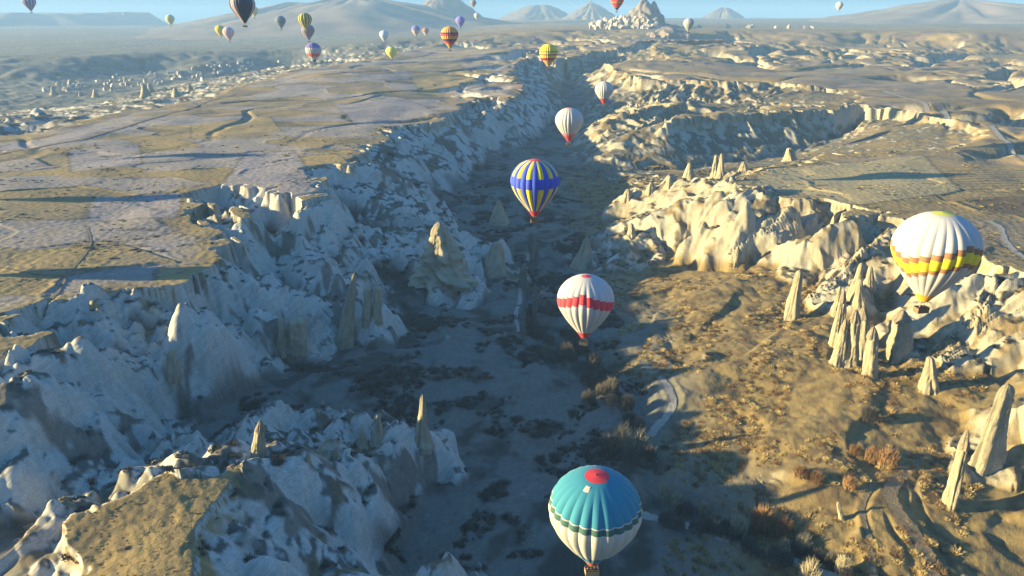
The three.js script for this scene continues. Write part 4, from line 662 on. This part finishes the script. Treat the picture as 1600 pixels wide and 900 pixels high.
// ---------------------------------------------------------------- people in the baskets of the two nearest balloons
function personGeo() {
  const n = 44, mc = new MarchingCubes(n, new THREE.MeshBasicMaterial(), false, false, 60000), S = 1.0; mc.isolation = 0;
  const B = [[[0, 0.9, 0], [0, 1.38, 0.02], 0.15, 0.17], [[0, 1.36, 0.02], [0, 1.54, 0.03], 0.07, 0.065], [[0, 1.60, 0.04], [0, 1.66, 0.04], 0.095, 0.10], [[-0.2, 1.38, 0], [-0.27, 1.12, 0.08], 0.065, 0.055], [[-0.27, 1.12, 0.08], [-0.2, 1.10, 0.36], 0.05, 0.04], [[0.2, 1.38, 0], [0.27, 1.12, 0.08], 0.065, 0.055], [[0.27, 1.12, 0.08], [0.2, 1.10, 0.36], 0.05, 0.04], [[-0.17, 1.38, 0], [0.17, 1.38, 0], 0.09, 0.09], [[-0.1, 0.92, 0], [-0.11, 0.48, 0.02], 0.10, 0.075], [[-0.11, 0.48, 0.02], [-0.11, 0.08, 0], 0.07, 0.05], [[0.1, 0.92, 0], [0.11, 0.48, 0.02], 0.10, 0.075], [[0.11, 0.48, 0.02], [0.11, 0.08, 0], 0.07, 0.05], [[-0.11, 0.05, 0], [-0.11, 0.05, 0.16], 0.05, 0.045], [[0.11, 0.05, 0], [0.11, 0.05, 0.16], 0.05, 0.045], [[0, 1.62, 0.13], [0, 1.59, 0.155], 0.02, 0.02]];
  for (let k = 0; k < n; k++) for (let j = 0; j < n; j++) for (let i = 0; i < n; i++) {
    const x = (i / n * 2 - 1) * S, y = (j / n * 2 - 1) * S + 0.88, z = (k / n * 2 - 1) * S; let d = 1e9;
    for (const [a, b, r0, r1] of B) { const ux = b[0] - a[0], uy = b[1] - a[1], uz = b[2] - a[2], t = clamp(((x - a[0]) * ux + (y - a[1]) * uy + (z - a[2]) * uz) / (ux * ux + uy * uy + uz * uz)), q = Math.hypot(x - a[0] - ux * t, y - a[1] - uy * t, z - a[2] - uz * t) - lerp(r0, r1, t); const h = clamp(0.5 + 0.5 * (d - q) / 0.05); d = lerp(d, q, h) - 0.05 * h * (1 - h); }
    mc.field[k * n * n + j * n + i] = -d;
  }
  mc.update(); const c = mc.count, p = Array.from(mc.positionArray.slice(0, c * 3)), col = [];
  for (let i = 0; i < c; i++) { p[i * 3] *= S; p[i * 3 + 1] = p[i * 3 + 1] * S + 0.88; p[i * 3 + 2] *= S; const y = p[i * 3 + 1], z = p[i * 3 + 2]; const k = y > 1.47 ? (y > 1.66 || z < 0.0 ? [0.05, 0.035, 0.03] : [0.48, 0.30, 0.22]) : y < 1.16 && z > 0.3 ? [0.48, 0.30, 0.22] : y < 0.88 ? [0.06, 0.07, 0.11] : [1, 1, 1]; col.push(...k); }
  let g = buf(p, null, col); g = mergeVertices(g.deleteAttribute('normal'), 1e-4); g.computeVertexNormals(); return g;
}
{
  const pg = personGeo();
  const crew = (b, list) => list.forEach(([x, z, turn, c, label]) => { const g = pg.clone(), a = g.attributes.color; for (let i = 0; i < a.count; i++) if (a.getX(i) === 1) a.setXYZ(i, ...c); const m = new THREE.Mesh(g, twigs); const v = new THREE.Vector3(x * b.bw, 0.16, z * b.bd).applyAxisAngle(new THREE.Vector3(0, 1, 0), b.root.rotation.y).add(b.root.position); m.position.copy(v); m.rotation.y = turn + b.root.rotation.y; top(m, 'person', label, 'person'); });
  crew(bigTeal, [[-0.34, 0.16, 0, [0.05, 0.06, 0.09], 'person in dark jacket at the left front of the teal balloon basket'], [-0.11, 0.18, 0.2, [0.10, 0.04, 0.04], 'person in maroon jacket left of middle in the teal balloon basket'], [0.12, 0.18, -0.1, [0.04, 0.07, 0.06], 'person in dark green jacket right of middle in the teal balloon basket'], [0.34, 0.16, 0.3, [0.03, 0.03, 0.03], 'person in black jacket at the right front of the teal balloon basket'], [0.22, -0.2, 3.1, [0.20, 0.15, 0.10], 'person in brown coat at the back of the teal balloon basket']]);
  crew(bigWhite, [[-0.3, 0.16, 0, [0.16, 0.07, 0.22], 'person in purple jacket at the left of the white balloon basket'], [0.0, 0.18, 0, [0.30, 0.05, 0.06], 'person in red jacket in the middle of the white balloon basket'], [0.3, 0.16, 0, [0.05, 0.07, 0.16], 'person in navy jacket at the right of the white balloon basket']]);
}
renderer.render(scene, camera);
